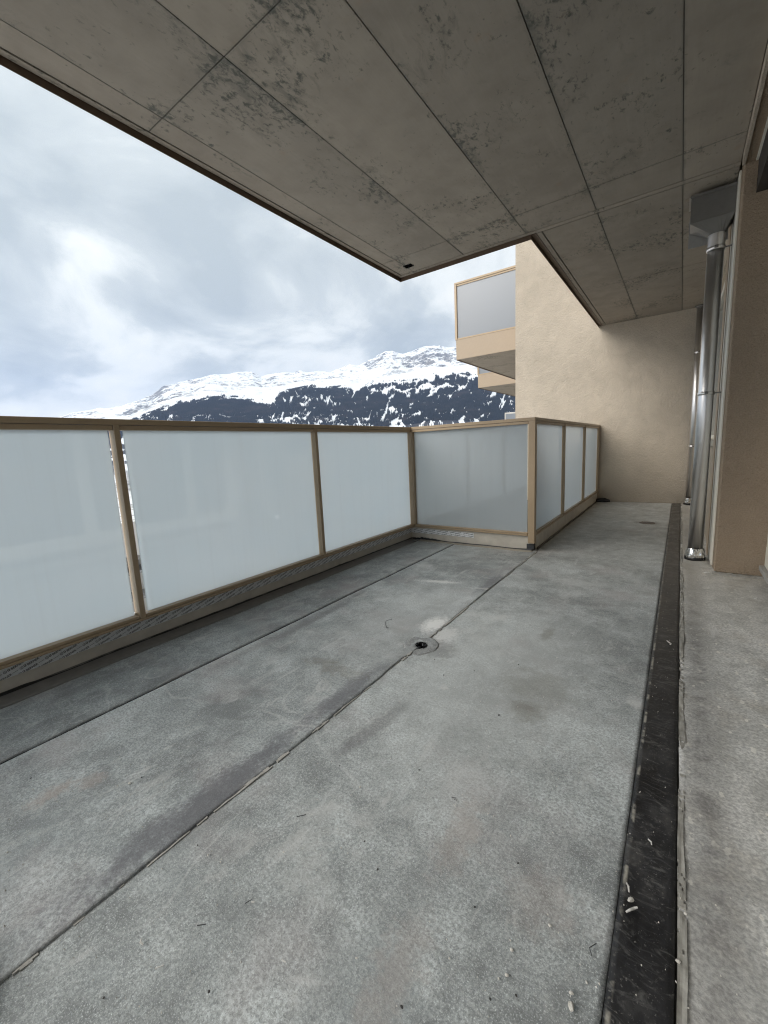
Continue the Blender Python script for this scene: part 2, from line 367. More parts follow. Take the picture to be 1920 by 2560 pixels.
def mirror_balc():
    M = Mat('reflecting_frosted_glass')
    t = M.n('ShaderNodeBsdfTranslucent'); M.put(t.inputs[0], (.50, .56, .64))
    d = M.n('ShaderNodeBsdfDiffuse'); M.put(d.inputs[0], (.30, .33, .37))
    a = M.n('ShaderNodeMixShader'); a.inputs[0].default_value = .4; M.l(t.outputs[0], a.inputs[1]); M.l(d.outputs[0], a.inputs[2])
    g = M.n('ShaderNodeBsdfGlossy'); g.inputs['Roughness'].default_value = .32
    b = M.n('ShaderNodeMixShader'); b.inputs[0].default_value = .14; M.l(a.outputs[0], b.inputs[1]); M.l(g.outputs[0], b.inputs[2])
    return M.fin(b.outputs[0])
balc_gl = mirror_balc()

# ------------------------------------------------------------------ object helpers
def link(name, me, parent=None):
    o = bpy.data.objects.new(name, me); COL.objects.link(o)
    if parent is not None: o.parent = parent
    return o
def tag(o, label=None, cat=None, group=None, kind=None):
    if label: o['label'] = label
    if cat: o['category'] = cat
    if group: o['group'] = group
    if kind: o['kind'] = kind
    return o
def thing(name, label, cat, loc=(0, 0, 0), group=None):
    o = link(name, None); o.location = loc; o.empty_display_size = .1
    return tag(o, label, cat, group)
class MB:
    def __init__(s): s.b = bmesh.new()
    def box(s, x0, x1, y0, y1, z0, z1, bev=0., mi=0):
        r = bmesh.ops.create_cube(s.b, size=1)
        vs = r['verts']
        for v in vs: v.co = Vector(((x0+x1)/2+v.co.x*(x1-x0), (y0+y1)/2+v.co.y*(y1-y0), (z0+z1)/2+v.co.z*(z1-z0)))
        if bev:
            ed = list({e for v in vs for e in v.link_edges})
            bmesh.ops.bevel(s.b, geom=ed, offset=bev, segments=1, affect='EDGES', profile=.5)
        return s
    def lathe(s, prof, cx, cy, seg=32, jit=0., caps=True):
        rings = []
        for (r, z) in prof:
            rings.append([s.b.verts.new((cx+(r+(random.uniform(-jit, jit) if jit else 0))*math.cos(2*math.pi*i/seg),
                                         cy+(r+(random.uniform(-jit, jit) if jit else 0))*math.sin(2*math.pi*i/seg), z+(random.uniform(-jit, jit)*.6 if jit else 0))) for i in range(seg)])
        for a, b in zip(rings, rings[1:]):
            for i in range(seg):
                s.b.faces.new((a[i], a[(i+1) % seg], b[(i+1) % seg], b[i]))
        if caps:
            s.b.faces.new(rings[-1]); s.b.faces.new(list(reversed(rings[0])))
        return s
    def tube(s, pts, r, seg=6):
        pts = [Vector(p) for p in pts]; prev = None
        for i, p in enumerate(pts):
            d = (pts[min(i+1, len(pts)-1)]-pts[max(i-1, 0)]).normalized()
            a = d.orthogonal().normalized(); b = d.cross(a)
            ring = [s.b.verts.new(p+r*(math.cos(2*math.pi*k/seg)*a+math.sin(2*math.pi*k/seg)*b)) for k in range(seg)]
            if prev:
                # least twist
                off = min(range(seg), key=lambda q: (ring[q].co-p-(prev[0].co-pts[i-1])).length)
                ring = ring[off:]+ring[:off]
                for k in range(seg):
                    s.b.faces.new((prev[k], prev[(k+1) % seg], ring[(k+1) % seg], ring[k]))
            prev = ring
        return s
    def poly(s, pts): s.b.faces.new([s.b.verts.new(p) for p in pts]); return s
    def sheet(s, x0, x1, y0, y1, nx, ny, zf, th=.004, keep=None, ef=None):
        """a thick sheet: top grid with height zf(x, y), skirt th deep. ef shifts the edges"""
        V = [[None]*(ny+1) for _ in range(nx+1)]
        for i in range(nx+1):
            for j in range(ny+1):
                x = x0+(x1-x0)*i/nx; y = y0+(y1-y0)*j/ny
                if ef: x += ef(i/nx, y)
                V[i][j] = s.b.verts.new((x, y, zf(x, y)))
        for i in range(nx):
            for j in range(ny):
                q = (V[i][j], V[i+1][j], V[i+1][j+1], V[i][j+1])
                if keep and not keep(sum(v.co.x for v in q)/4, sum(v.co.y for v in q)/4): continue
                s.b.faces.new(q)
        bd = [e for e in s.b.edges if e.is_boundary]
        r = bmesh.ops.extrude_edge_only(s.b, edges=bd)
        for v in r['geom']:
            if isinstance(v, bmesh.types.BMVert): v.co.z -= th
        for v in [v for v in s.b.verts if not v.link_faces]: s.b.verts.remove(v)
        return s
    def out(s, name, mat, parent=None, smooth=False, loc=None):
        bmesh.ops.recalc_face_normals(s.b, faces=s.b.faces[:])
        me = bpy.data.meshes.new(name); s.b.to_mesh(me); s.b.free()
        for mm in (mat if isinstance(mat, (list, tuple)) else [mat]): me.materials.append(mm)
        if smooth:
            for p in me.polygons: p.use_smooth = True
        o = link(name, me, parent)
        if loc: o.location = loc
        return o
def box(name, mat, parent, *a, bev=0.): return MB().box(*a, bev=bev).out(name, mat, parent)

# ================================================================== TERRAIN
def interp(pts):
    p = sorted(pts); xs = [a for a, _ in p]; ys = [b for _, b in p]
    return lambda a: np.interp(a, xs, ys)
RIDGE = interp([(-180, 7), (-60, 8), (0, 11), (20, 12.2), (25.6, 12.6), (26.5, 12.6), (27.1, 12.65), (28.2, 12.9), (29.1, 12.8), (30.2, 12.3), (31.2, 12.1),
    (32.1, 12.0), (33, 12.15), (33.7, 12.45), (34.6, 12.3), (35.7, 11.8), (37.2, 11.1), (38.3, 10.9), (39.5, 11.1), (40.8, 10.7), (41.9, 10.4), (43, 10.35),
    (44.1, 10.3), (45.2, 10.2), (45.9, 10.4), (46.9, 10.1), (48.2, 10.27), (49.2, 10.27), (50.9, 9.97), (52, 10.53), (53.6, 10.36), (54.8, 10.05), (56.4, 9.87),
    (58, 9.64), (59.2, 9.29), (60.5, 9.07), (61.6, 8.75), (62.6, 8.44), (63.4, 7.76), (64.5, 7.17), (65.3, 6.87), (66.3, 6.58), (67.1, 6.28), (68, 6.09),
    (69.4, 5.88), (70.7, 5.69), (71.7, 5.5), (72.5, 5.2), (76, 4.3), (90, 4), (130, 6), (180, 7)])
FOREST = interp([(-180, 4), (0, 7), (22.9, 8.3), (23.7, 8.7), (25, 8.8), (26.2, 9), (27.3, 8.6), (28.3, 8.8), (29, 8.3), (30.5, 8.4), (32, 8.4), (33.4, 8.55), (34.8, 8.4),
    (36.3, 8.6), (37.2, 8.3), (38, 7.7), (38.5, 7.6), (39.7, 7.9), (41.2, 8.1), (43, 8.0), (44.6, 8.5), (45.7, 8.5), (47.5, 8.1), (48.8, 7.4), (50, 6.2),
    (51.3, 6.45), (52.7, 6.7), (53.9, 7.0), (55.1, 7.18), (56.9, 7.02), (58.5, 6.82), (59.9, 6.58), (61, 6.42), (62.3, 5.83), (63.7, 5.34), (64.8, 4.86), (67, 4), (72, 3), (90, 2), (180, 3)])
def hash2(ix, iy, seed):
    h = (ix.astype(np.int64)*374761393 + iy.astype(np.int64)*668265263 + seed*1442695041) & 0x7fffffff
    h = ((h ^ (h >> 13))*1274126177) & 0x7fffffff
    return ((h ^ (h >> 16)) & 0xffff)/65535.
def vnoise(x, y, seed):
    ix = np.floor(x); iy = np.floor(y); fx = x-ix; fy = y-iy
    fx = fx*fx*(3-2*fx); fy = fy*fy*(3-2*fy)
    a = hash2(ix, iy, seed); b = hash2(ix+1, iy, seed); c = hash2(ix, iy+1, seed); d = hash2(ix+1, iy+1, seed)
    return (a*(1-fx)+b*fx)*(1-fy)+(c*(1-fx)+d*fx)*fy
def fbm(x, y, seed, o=5, ridged=False, g=.5):
    s = 0; am = 1; t = 0
    for i in range(o):
        n = vnoise(x*2**i+i*17.3, y*2**i-i*9.1, seed+i)
        if ridged: n = 1-np.abs(2*n-1)
        s = s+am*n; t += am; am *= g
    return s/t
RF, RR = 4500., 8600.
def height(az, r):
    az = np.asarray(az, float); r = np.asarray(r, float)
    ef = sum(FOREST(az+d) for d in (-4, -2.5, -1, 0, 1, 2.5, 4))/7; er = RIDGE(az)
    X = -r*np.sin(np.radians(az)); Y = r*np.cos(np.radians(az))
    t1 = np.clip((r-1200)/(RF-1200), 0, 1); t2 = np.clip((r-RF)/(RR-RF), 0, 1)
    el = np.where(r < RF, -6+(ef+6)*t1**.8, ef+(er-ef)*t2**.85)
    z = r*np.tan(np.radians(el))+1
    near = -9-(np.maximum(r, 30)-30)*.1
    z = np.where(r < 1200, near, z)
    z = np.where(r > RR, RR*np.tan(np.radians(er))-(r-RR)*.35, z)
    w1 = np.clip((r-1500)/2000, 0, 1)*np.clip((12500-r)/2500, 0, 1)
    z = z+w1*(fbm(X/700, Y/700, 3, 5)-.5)*110
    rid = fbm(X/900+3, Y/900, 11, 5, True)-.62
    w2 = np.clip((r-RF)/1800, 0, 1)*np.clip((12500-r)/2500, 0, 1)
    peak = np.clip((el-9.5)/2.5, 0.15, 1)
    z = z+w2*rid*260*(.5+.5*peak)*np.where(r > RR-900, .55, 1)
    z = z+w2*(fbm(X/130, Y/130, 31, 3, True)-.6)*46*(.4+.6*peak)
    return z
az_list = np.concatenate([np.arange(-180, 8, 4.), np.arange(8, 84, .11), np.arange(84, 180, 4.)])
r_list = np.concatenate([[14, 30, 60, 120, 250, 500, 800, 1200, 1700, 2200, 2700], np.arange(3000, 4700, 34.), np.arange(4700, 9300, 46.), [9600, 10200, 11000, 12500]])
AZ, RRr = np.meshgrid(az_list, r_list, indexing='ij')
Z = height(AZ, RRr)
TX = -RRr*np.sin(np.radians(AZ)); TY = RRr*np.cos(np.radians(AZ))
na, nr = AZ.shape
co = np.stack([TX, TY, Z], -1).reshape(-1, 3)
co = np.vstack([co, [[0, 0, -9]]])
I, J = np.meshgrid(np.arange(na), np.arange(nr-1), indexing='ij')
I2 = (I+1) % na
quads = np.stack([I*nr+J, I*nr+J+1, I2*nr+J+1, I2*nr+J], -1).reshape(-1, 4)
tris = np.array([[na*nr, i*nr, ((i+1) % na)*nr] for i in range(na)])
me = bpy.data.meshes.new('terrain')
nq, ntri = len(quads), len(tris)
me.vertices.add(len(co)); me.vertices.foreach_set('co', co.ravel())
me.loops.add(nq*4+ntri*3)
me.loops.foreach_set('vertex_index', np.concatenate([quads.ravel(), tris.ravel()]).astype(np.int32))
me.polygons.add(nq+ntri)
me.polygons.foreach_set('loop_start', np.concatenate([np.arange(nq)*4, nq*4+np.arange(ntri)*3]).astype(np.int32))
me.update(calc_edges=True); me.validate()
if me.polygons[len(me.polygons)//2].normal.z < 0: me.flip_normals()
# what grows where: bare rock by steepness, woodland by altitude
dzr = np.gradient(Z, axis=1)/np.gradient(RRr, axis=1); dza = np.gradient(Z, axis=0)/(np.gradient(np.radians(AZ), axis=0)*RRr)
steep = np.sqrt(dzr**2+dza**2)
def wood(az, r):
    X = -r*np.sin(np.radians(az)); Y = r*np.cos(np.radians(az))
    el = np.degrees(np.arctan2(height(az, r)-1, r))
    top = FOREST(az)
    d = top-el                                   # degrees below the tree line
    u = az*79.; v = r
    streak = fbm(u/62+v/900., v/420., 51, 4)      # avalanche lanes that run down the slope
    clear = fbm(u/190, v/170, 71, 5)
    smooth = np.where(az > 50.5, .3*(el < 5.7), 1.)                        # the left hand wood is closed
    dens = 1.0-1.1*np.clip((fbm(az*.95+el*.55, el*1.15, 51, 5, g=.6)-.55)*7, 0, 1)*smooth
    dens = dens-1.0*np.clip((fbm(az*3.0-el*1.3, el*2.1, 191, 4, g=.6)-.585)*7, 0, 1)*smooth
    dens = dens-1.0*np.clip((fbm(az*2.3+el*1.1, el*.42, 77, 4)-.635)*9, 0, 1)*smooth   # avalanche lanes
    # pasture shelf across the forest
    shelf = np.exp(-((el-(7.65+.012*(az-30)+.25*np.sin(az*1.7)))/.28)**2)*np.clip((36.5-az)/2, 0, 1)*np.clip((az-23)/1.5, 0, 1)
    dens = dens-1.25*shelf*(fbm(u/40, v/60, 5, 3) > .38)
    low = np.clip((5.6-el)/.5, 0, 1)*np.clip((az-30)/8, 0, 1)
    dens = dens-.75*low*np.clip((fbm(u/50, v/90, 93, 4)-.47)*9, 0, 1)
    # cleared slope with snow fences
    cl = np.exp(-((az-46)/2.0)**2)*np.exp(-((el-6.9)/.75)**2)
    dens = dens-1.2*cl*(fbm(u/45+v/300, v/260, 17, 3) > .42)
    edge = np.clip((d+.25+(fbm(u/40, v/80, 8, 4)-.5)*1.5)/.35, 0, 1)
    return np.clip(dens, 0, 1)*edge
wd = wood(AZ, RRr)
def attr(name, arr, fill=0.):
    a = me.attributes.new(name, 'FLOAT', 'POINT'); a.data.foreach_set('value', np.append(arr.ravel(), fill).astype(np.float32))
attr('woodland', wd); attr('steepness', steep); attr('distance', RRr, 14)
M = Mat('snowy_mountain')
def at(nm):
    nd = M.n('ShaderNodeAttribute', attribute_name=nm); return nd.outputs['Fac']
v = M.map((.001, .001, .001))
na_ = M.noise(7, 9, .66, v, .4); nb_ = M.noise(16, 8, .7, M.map((.001, .001, .0016)), .6); nc_ = M.noise(2.6, 5, .6, v)
rk = M.math('ADD', M.math('MULTIPLY', at('steepness'), .42), M.math('MULTIPLY', nb_, 1.0))
rk = M.math('ADD', rk, M.math('MULTIPLY', nc_, .9))
rock = M.mr(rk, 1.15, 1.30)
snow = M.ramp(na_, (.3, (.66, .70, .74)), (.6, (.80, .82, .84)))
rockc = M.ramp(na_, (.35, (.09, .095, .105)), (.65, (.22, .215, .21)))
c = M.mix(M.math('MULTIPLY', rock, M.mr(at('distance'), 4600, 6200)), snow, rockc)
under = M.ramp(nb_, (.4, (.022, .024, .028)), (.62, (.045, .043, .045)))
c = M.mix(M.mr(M.math('ADD', at('woodland'), M.math('MULTIPLY', M.math('SUBTRACT', nb_, .5), .9)), .40, .62), c, under)
valley = M.ramp(na_, (.36, (.22, .22, .20)), (.5, (.74, .74, .74)))  # unseen valley floor, made pale to bounce light up under the slab
c = M.mix(M.mr(at('distance'), 1500, 2800, 1, 0), c, valley)
ter_m = M.fin(M.pr(c, .8, 0, M.bump(nb_, .6, 25), .2))
me.materials.append(ter_m)
for p in me.polygons: p.use_smooth = True
terrain = tag(link('terrain', me), kind='structure')

# conifers on the lower slopes, far too many to count
rng = np.random.default_rng(5)
NT = 420000
az = rng.uniform(14, 78, NT); rr = np.sqrt(rng.uniform(3050**2, 5200**2, NT))
keep = rng.uniform(0, 1, NT) < wood(az, rr)*1.0
az, rr = az[keep], rr[keep]
zz = height(az, rr)
el = np.degrees(np.arctan2(zz, rr)); k = el > 2.6; az, rr, zz = az[k], rr[k], zz[k]
n = len(az); hh = rng.uniform(11, 25, n)*(1-.35*np.clip((rr-4300)/700, 0, 1)); ww = hh*rng.uniform(.16, .24, n); th = rng.uniform(0, 6.28, n)
px = -rr*np.sin(np.radians(az)); py = rr*np.cos(np.radians(az))
vv = np.empty((n, 4, 3))
vv[:, 0] = np.stack([px, py, zz+hh], -1)
for q in range(3):
    a = th+q*2.0944
    vv[:, q+1] = np.stack([px+ww*np.cos(a), py+ww*np.sin(a), zz-1], -1)
base = (np.arange(n)*4)[:, None]
ft = np.concatenate([base+[[0, 1, 2]], base+[[0, 2, 3]], base+[[0, 3, 1]]]).astype(np.int32)
me2 = bpy.data.meshes.new('conifer_forest')
me2.vertices.add(n*4); me2.vertices.foreach_set('co', vv.ravel())
me2.loops.add(n*9); me2.loops.foreach_set('vertex_index', ft.ravel())
me2.polygons.add(n*3); me2.polygons.foreach_set('loop_start', (np.arange(n*3)*3).astype(np.int32))
me2.update(calc_edges=True)
M = Mat('far_conifers')
w_ = M.noise(6, 4, .6, M.map((.001,)*3)); w2_ = M.noise(60, 3, .7, M.map((.001,)*3))
c = M.ramp(w_, (.35, (.010, .014, .016)), (.55, (.016, .02, .02)), (.7, (.04, .034, .032)))
c = M.mix(M.mr(w2_, .6, .75, 0, .4), c, (.05, .048, .048))
me2.materials.append(M.fin(M.pr(c, .9, 0, None, .1)))
tag(link('conifer_forest', me2), 'dark conifer forest covering the lower mountain slope below the snow', kind='stuff')

# transmitter mast on the snowy shoulder
mz = float(height(np.array([37.2]), np.array([8300.]))[0]); mx_, my_ = -8300*math.sin(R(37.2)), 8300*math.cos(R(37.2))
mast = thing('transmitter_mast', 'tiny thin transmitter mast standing on the snowy ridge shoulder', 'mast', (mx_, my_, mz-5))
MB().lathe([(7, 0), (5, 45), (2, 90), (1, 150)], 0, 0, 8).out('tower', plain('mast_grey', (.18, .19, .2), .6), mast)
box('platform', plain('mast_hut', (.14, .14, .15), .7), mast, -32, 32, -12, 12, 0, 26)

# ================================================================== FLOOR
Y0, YW = -3.4, 7.40                       # balcony runs from behind the camera to the end wall
def und(x, y): return .0035*mnoise.noise(Vector((x*2.2, y*1.7, 1)))+.0012*mnoise.noise(Vector((x*9, y*7, 4)))
DX, DY = -1.035, 1.706                    # floor drain
def swell(x, y):                          # the sheet bulges along its welded seam
    d = (x+1.065)/.055
    return .008*math.exp(-d*d)*(.55+.45*mnoise.noise(Vector((0, y*2.1, 7))))*(1 if abs(y-DY) > .16 else .3)
def dish(x, y):
    d = math.hypot(x-DX, y-DY); return -.007*math.exp(-(d/.11)**2)
wob = lambda y, s, a: a*mnoise.noise(Vector((s, y*3, 0)))+a*.4*mnoise.noise(Vector((s, y*13, 2)))
nohole = lambda x, y: math.hypot(x-DX, y-DY) > .030
mb = MB()
for a in ((-2.46, DX-.05, Y0, YW+.0), (DX+.05, .52, Y0, YW), (DX-.05, DX+.05, Y0, DY-.05), (DX-.05, DX+.05, DY+.05, YW)):
    mb.box(a[0], a[1], a[2], a[3], -.23, -.016)
floor = tag(mb.out('floor', dark_joint), kind='structure')
MB().sheet(-2.40, -1.8455, Y0, 3.83, 24, 180, lambda x, y: und(x, y)+.002, .012, ef=lambda u, y: wob(y, 1, .003) if u > .99 else 0).out('membrane_sheet', fl_edge, floor, True)
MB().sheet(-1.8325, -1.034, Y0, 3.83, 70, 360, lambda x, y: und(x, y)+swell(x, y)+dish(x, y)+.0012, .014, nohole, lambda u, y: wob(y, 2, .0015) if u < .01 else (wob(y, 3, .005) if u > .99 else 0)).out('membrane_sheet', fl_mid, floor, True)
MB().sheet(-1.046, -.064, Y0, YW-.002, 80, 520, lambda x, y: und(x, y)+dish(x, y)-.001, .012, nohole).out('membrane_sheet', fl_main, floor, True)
MB().sheet(-.062, .0400, Y0, YW-.002, 8, 300, lambda x, y: und(x, y)+.003, .014, None, lambda u, y: wob(y, 9, .0018)).out('bitumen_strip', bitumen, floor, True)
MB().sheet(.0445, .52, Y0, YW-.002, 36, 300, lambda x, y: und(x, y)*1.6+.004*mnoise.noise(Vector((x*14, y*9, 9)))-.001, .012, None, lambda u, y: wob(y, 11, .003) if u < .01 else 0).out('screed_strip', screed, floor, True)
MB().sheet(.0425, .058, Y0, YW-.003, 4, 1100, lambda x, y: .0028+.004*mnoise.noise(Vector((x*90, y*24, 3))), .012, lambda x, y: mnoise.noise(Vector((0, y*3.2, 5)))+.7*mnoise.noise(Vector((x*110, y*60, 5))) > -.16, lambda u, y: wob(y, 21, .006) if u > .5 else wob(y, 11, .002)).out('screed_lip', lip, floor)
box('joint_gap', void, floor, -1.8475, -1.8295, Y0, 3.80, -.0155, -.0035)
# ragged seam bead where the sheets were welded
MB().sheet(-1.038, -1.027, Y0, 3.79, 3, 700, lambda x, y: .0030+.0022*mnoise.noise(Vector((x*80, y*30, 1))), .010,
           lambda x, y: abs(y-DY) > .09 and mnoise.noise(Vector((4, y*2.6, 5)))+.5*mnoise.noise(Vector((x*60, y*22, 1))) > -.02, lambda u, y: wob(y, 31+2*(u > .5), .005)).out('seam_bead', plain('seam_bead_grey', (.44, .43, .40), .85, 0, 80, .4, .8), floor)
# folded flashing along the kerb
MB().sheet(-2.392, -2.262, Y0, 3.80, 6, 140, lambda x, y: und(x, y)+.0065+.016*max(0, (-2.345-x)/.045)**1.5, .006, None, lambda u, y: wob(y, 41, .004) if u > .9 else 0).out('flashing_strip', flash_strip, floor, True)
MB().sheet(-2.26, -1.06, 3.745, 3.835, 60, 5, lambda x, y: und(x, y)+.006+.012*max(0, (y-3.79)/.045)**1.5, .006).out('flashing_strip', plain('dusty_flashing', (.33, .30, .25), .8, 0, 30, .25, .3), floor, True)
# drain: welded collar, flange and a real hole
drain = tag(link('drain', None, floor), None)
drain.location = (DX, DY, 0)
drain_mat = floor_mat('drain_collar_grey', 8, (.36, .37, .37))
def collar(rad, z, name, seed, parent):
    b = MB(); seg = 48; rows = []
    for k, f in enumerate((.028/rad, .45, .7, .9, 1.0, 1.03)):
        rows.append([b.b.verts.new((math.cos(t)*rad*f*(1 if k < 1 else 1+.30*mnoise.noise(Vector((math.cos(t)*1.3, math.sin(t)*1.3, seed)))),
                                    math.sin(t)*rad*f*(1 if k < 1 else 1+.30*mnoise.noise(Vector((math.cos(t)*1.3, math.sin(t)*1.3, seed)))),
                                    (z-.009 if k == 0 else z-.005*(1-f) if k < 4 else z if k == 4 else -.006)+.0014*mnoise.noise(Vector((math.cos(t)*4*f, math.sin(t)*4*f, seed+k))))) for t in [2*math.pi*i/seg for i in range(seg)]])
    for a, c_ in zip(rows, rows[1:]):
        for i in range(seg): b.b.faces.new((a[i], a[(i+1) % seg], c_[(i+1) % seg], c_[i]))
    return b.out(name, drain_mat, parent, True)
collar(.092, -.0012, 'collar', 3, drain)
MB().lathe([(.0275, .0), (.027, -.05), (.027, -.2)], 0, 0, 32, caps=False).out('outlet_pipe', void, drain, True)
b = MB()
for k in range(9):
    t = k*.7; b.box(.026*math.cos(t)-.006, .026*math.cos(t)+.006, .026*math.sin(t)-.004, .026*math.sin(t)+.004, -.03, -.004+.006*random.random())
b.out('torn_edge', black_goo, drain)
dr2 = link('drain', None, floor); dr2.location = (-.274, 5.62, 0)
MB().lathe([(.085, -.003), (.075, .005), (.05, .006), (.045, .003)], 0, 0, 32, .003).out('collar', plain('rusty_drain_collar', (.15, .12, .10), .8, 0, 50, .4, .5), dr2, True)
MB().lathe([(.044, .0025), (.04, .0035)], 0, 0, 24).out('outlet_pipe', black_goo, dr2)

# ================================================================== KERB
mb = MB()
mb.box(-2.48, -2.380, Y0, 3.90, -.35, .1385); mb.box(-2.378, -1.064, 3.812, 3.90, -.35, .1385); mb.box(-1.16, -1.062, 3.902, YW-.002, -.35, .1385)
kerb = tag(mb.out('kerb', kerb_m), kind='structure')
mb = MB()
mb.sheet(-2.3815, -2.366, Y0, 3.80, 3, 420, lambda x, y: .017+.009*mnoise.noise(Vector((1, y*4, 1)))+.004*mnoise.noise(Vector((x*40, y*21, 1))), .02)
mb.out('sealant_bead', black_goo, kerb, True)
mb = MB(); mb.sheet(-2.366, -1.066, 3.795, 3.8135, 130, 3, lambda x, y: .013+.008*mnoise.noise(Vector((x*5, 2, 1)))+.016*math.exp(-((x+2.25)/.14)**2)*(1+mnoise.noise(Vector((x*30, 1, 1)))) , .016)
mb.out('sealant_bead', black_goo, kerb, True)
box('corner_patch', plain('dark_patch', (.045, .047, .05), .5), kerb, -1.125, -1.0585, 3.806, 3.86, .0, .065, bev=.003)
mb = MB(); mb.sheet(-1.0635, -1.05, 3.91, YW-.01, 3, 260, lambda x, y: .012+.006*mnoise.noise(Vector((1, y*4, 6))), .016)
mb.out('sealant_bead', plain('brown_sealant', (.09, .08, .065), .6), kerb, True)

# ================================================================== RAILING
rail = thing('balcony_railing', 'beige metal railing with frosted glass panes along the balcony edge and around its inner corner', 'railing', (-2.36, 1.5, .14))
def rp(name, mat, *a, bev=0.):
    o = MB().box(*a, bev=bev).out(name, mat, rail); o.matrix_parent_inverse = Matrix.Translation((2.36, -1.5, -.14)); return o
def pane_bm(x0, x1, y0, y1, z0, z1, axis, sign):
    """pane box with its film on the face towards the balcony (material 0), clear behind (1)"""
    b = MB().box(x0, x1, y0, y1, z0, z1); b.b.faces.ensure_lookup_table(); b.b.normal_update()
    for f in b.b.faces:
        f.material_index = 0 if (f.normal[axis]*sign > .5) else 1
    return b
def pane(*a):
    b = pane_bm(*a)
    me = bpy.data.meshes.new('glass_pane'); b.b.to_mesh(me); b.b.free(); me.materials.append(frost); me.materials.append(clear)
    o = link('glass_pane', me, rail); o.matrix_parent_inverse = Matrix.Translation((2.36, -1.5, -.14)); return o
ZT = 1.2135
xi, xo = -2.330, -2.395
# long run, facing +X
rp('top_rail', beige_metal, xo-.004, xi, -1.90, 3.845, 1.1845, ZT, bev=.002)
rp('bottom_rail', beige_metal, xo, xi, -1.90, 3.843, .1405, .155, bev=.0015)
PY = [-1.87, -.455, .955, 2.377]
for y in PY: rp('post', beige_metal, xo+.002, xi+.0005, y-.014, y+.014, .1552, 1.1843, bev=.0015)
rp('post', beige_metal, xo+.002, xi+.0005, 3.789, 3.842, .1552, 1.1843, bev=.0015)
bays = [(-1.856, -.469), (-.441, .941), (.969, 2.363), (2.391, 3.789)]
for i, (a, c_) in enumerate(bays):
    rp('glazing_bar', beige_metal, xo+.003, xi-.004, a+.003, c_-.003, 1.159, 1.182, bev=.0015)
    rp('glazing_bar', beige_metal, xo+.003, xi-.004, a+.003, c_-.003, .1565, .171, bev=.0015)
    g0 = .004 if i != 2 else .030; g1 = .004 if i != 1 else .012
    pane(-2.384, -2.374, a+g0, c_-g1, .166, 1.164, 0, 1)
    if i in (1, 2):      # clear strip of bare edge and clip beside the near post
        yy = c_-.006 if i == 1 else a+.012
        rp('edge_clip', steel_m, -2.39, -2.368, yy-.005, yy+.005, .171, .183)
# return, facing -Y
yi, yo = 3.789, 3.850
rp('top_rail', beige_metal, -2.3295, -1.0505, yi, yo, 1.1845, ZT, bev=.002)
rp('bottom_rail', beige_metal, -2.3295, -1.112, yi+.001, yo, .1405, .155, bev=.0015)
rp('glazing_bar', beige_metal, -2.326, -1.114, yi+.004, yo-.003, 1.159, 1.182, bev=.0015)
rp('glazing_bar', beige_metal, -2.326, -1.114, yi+.004, yo-.003, .1565, .171, bev=.0015)
rp('post', beige_metal, -2.329, -2.318, yi+.002, yo-.004, .1715, 1.1585, bev=.0015)
pane(-2.317, -1.127, 3.829, 3.839, .166, 1.164, 1, -1)
rp('corner_post', beige_metal, -1.109, -1.0495, yi-.0005, yo, .075, 1.1843, bev=.002)
# run beside the recess, facing +X
ri, ro = -1.050, -1.112
rp('top_rail', beige_metal, ro-.002, ri+.001, yo+.001, YW-.003, 1.1845, ZT, bev=.002)
rp('bottom_rail', beige_metal, ro+.001, ri, yo+.001, YW-.003, .1405, .155, bev=.0015)
py2 = [yo, 4.98, 6.20, YW-.003]
for y in py2[1:3]: rp('post', beige_metal, ro+.003, ri+.0005, y-.014, y+.014, .1552, 1.1843, bev=.0015)
rp('post', beige_metal, ro+.003, ri+.0005, YW-.035, YW-.004, .1552, 1.1843, bev=.0015)
for a, c_ in ((yo, 4.966), (4.994, 6.186), (6.214, YW-.035)):
    rp('glazing_bar', beige_metal, ro+.003, ri-.004, a+.003, c_-.003, 1.159, 1.182, bev=.0015)
    rp('glazing_bar', beige_metal, ro+.003, ri-.004, a+.003, c_-.003, .1565, .171, bev=.0015)
    pane(-1.092, -1.082, a+.004, c_-.004, .166, 1.164, 0, 1)

# ================================================================== PRINTED TAPE ON THE KERB
tape_m = plain('pale_grey_tape', (.86, .87, .88), .45, 0, 60, .08, .1)
ink = plain('black_print', (.015, .015, .017), .5)
tape = thing('sealing_tape', 'pale grey sealing tape with black diagonal BERNER print stuck along the kerb under the railing', 'tape', (-2.37, 1.5, .1))
TI = Matrix.Translation((2.37, -1.5, -.1))
tz0, tz1 = .0755, .1372
o = MB().sheet(-2.3795, -2.3785, Y0, 3.806, 1, 120, lambda x, y: 0, .0).out('tmp', tape_m) if False else None
b = MB()
for i in range(140):
    ya = Y0+(3.806-Y0)*i/140; yb = Y0+(3.806-Y0)*(i+1)/140
    f = lambda y: -2.3770-.0012*mnoise.noise(Vector((y*4, 0, 3)))
    g = lambda y: tz0+.003*mnoise.noise(Vector((y*1.5, 2, 3)))
    p = [(f(ya), ya, g(ya)), (f(yb), yb, g(yb)), (f(yb), yb, tz1), (f(ya), ya, tz1)]
    b.poly(p)
bmesh.ops.remove_doubles(b.b, verts=b.b.verts[:], dist=.0004)
bmesh.ops.solidify(b.b, geom=b.b.faces[:], thickness=.0008)
o = b.out('tape_strip', tape_m, tape); o.matrix_parent_inverse = TI
b = MB(); b.box(-2.376, -1.650, 3.8095, 3.8112, .0735, .1215)
o = b.out('tape_strip', tape_m, tape); o.matrix_parent_inverse = TI
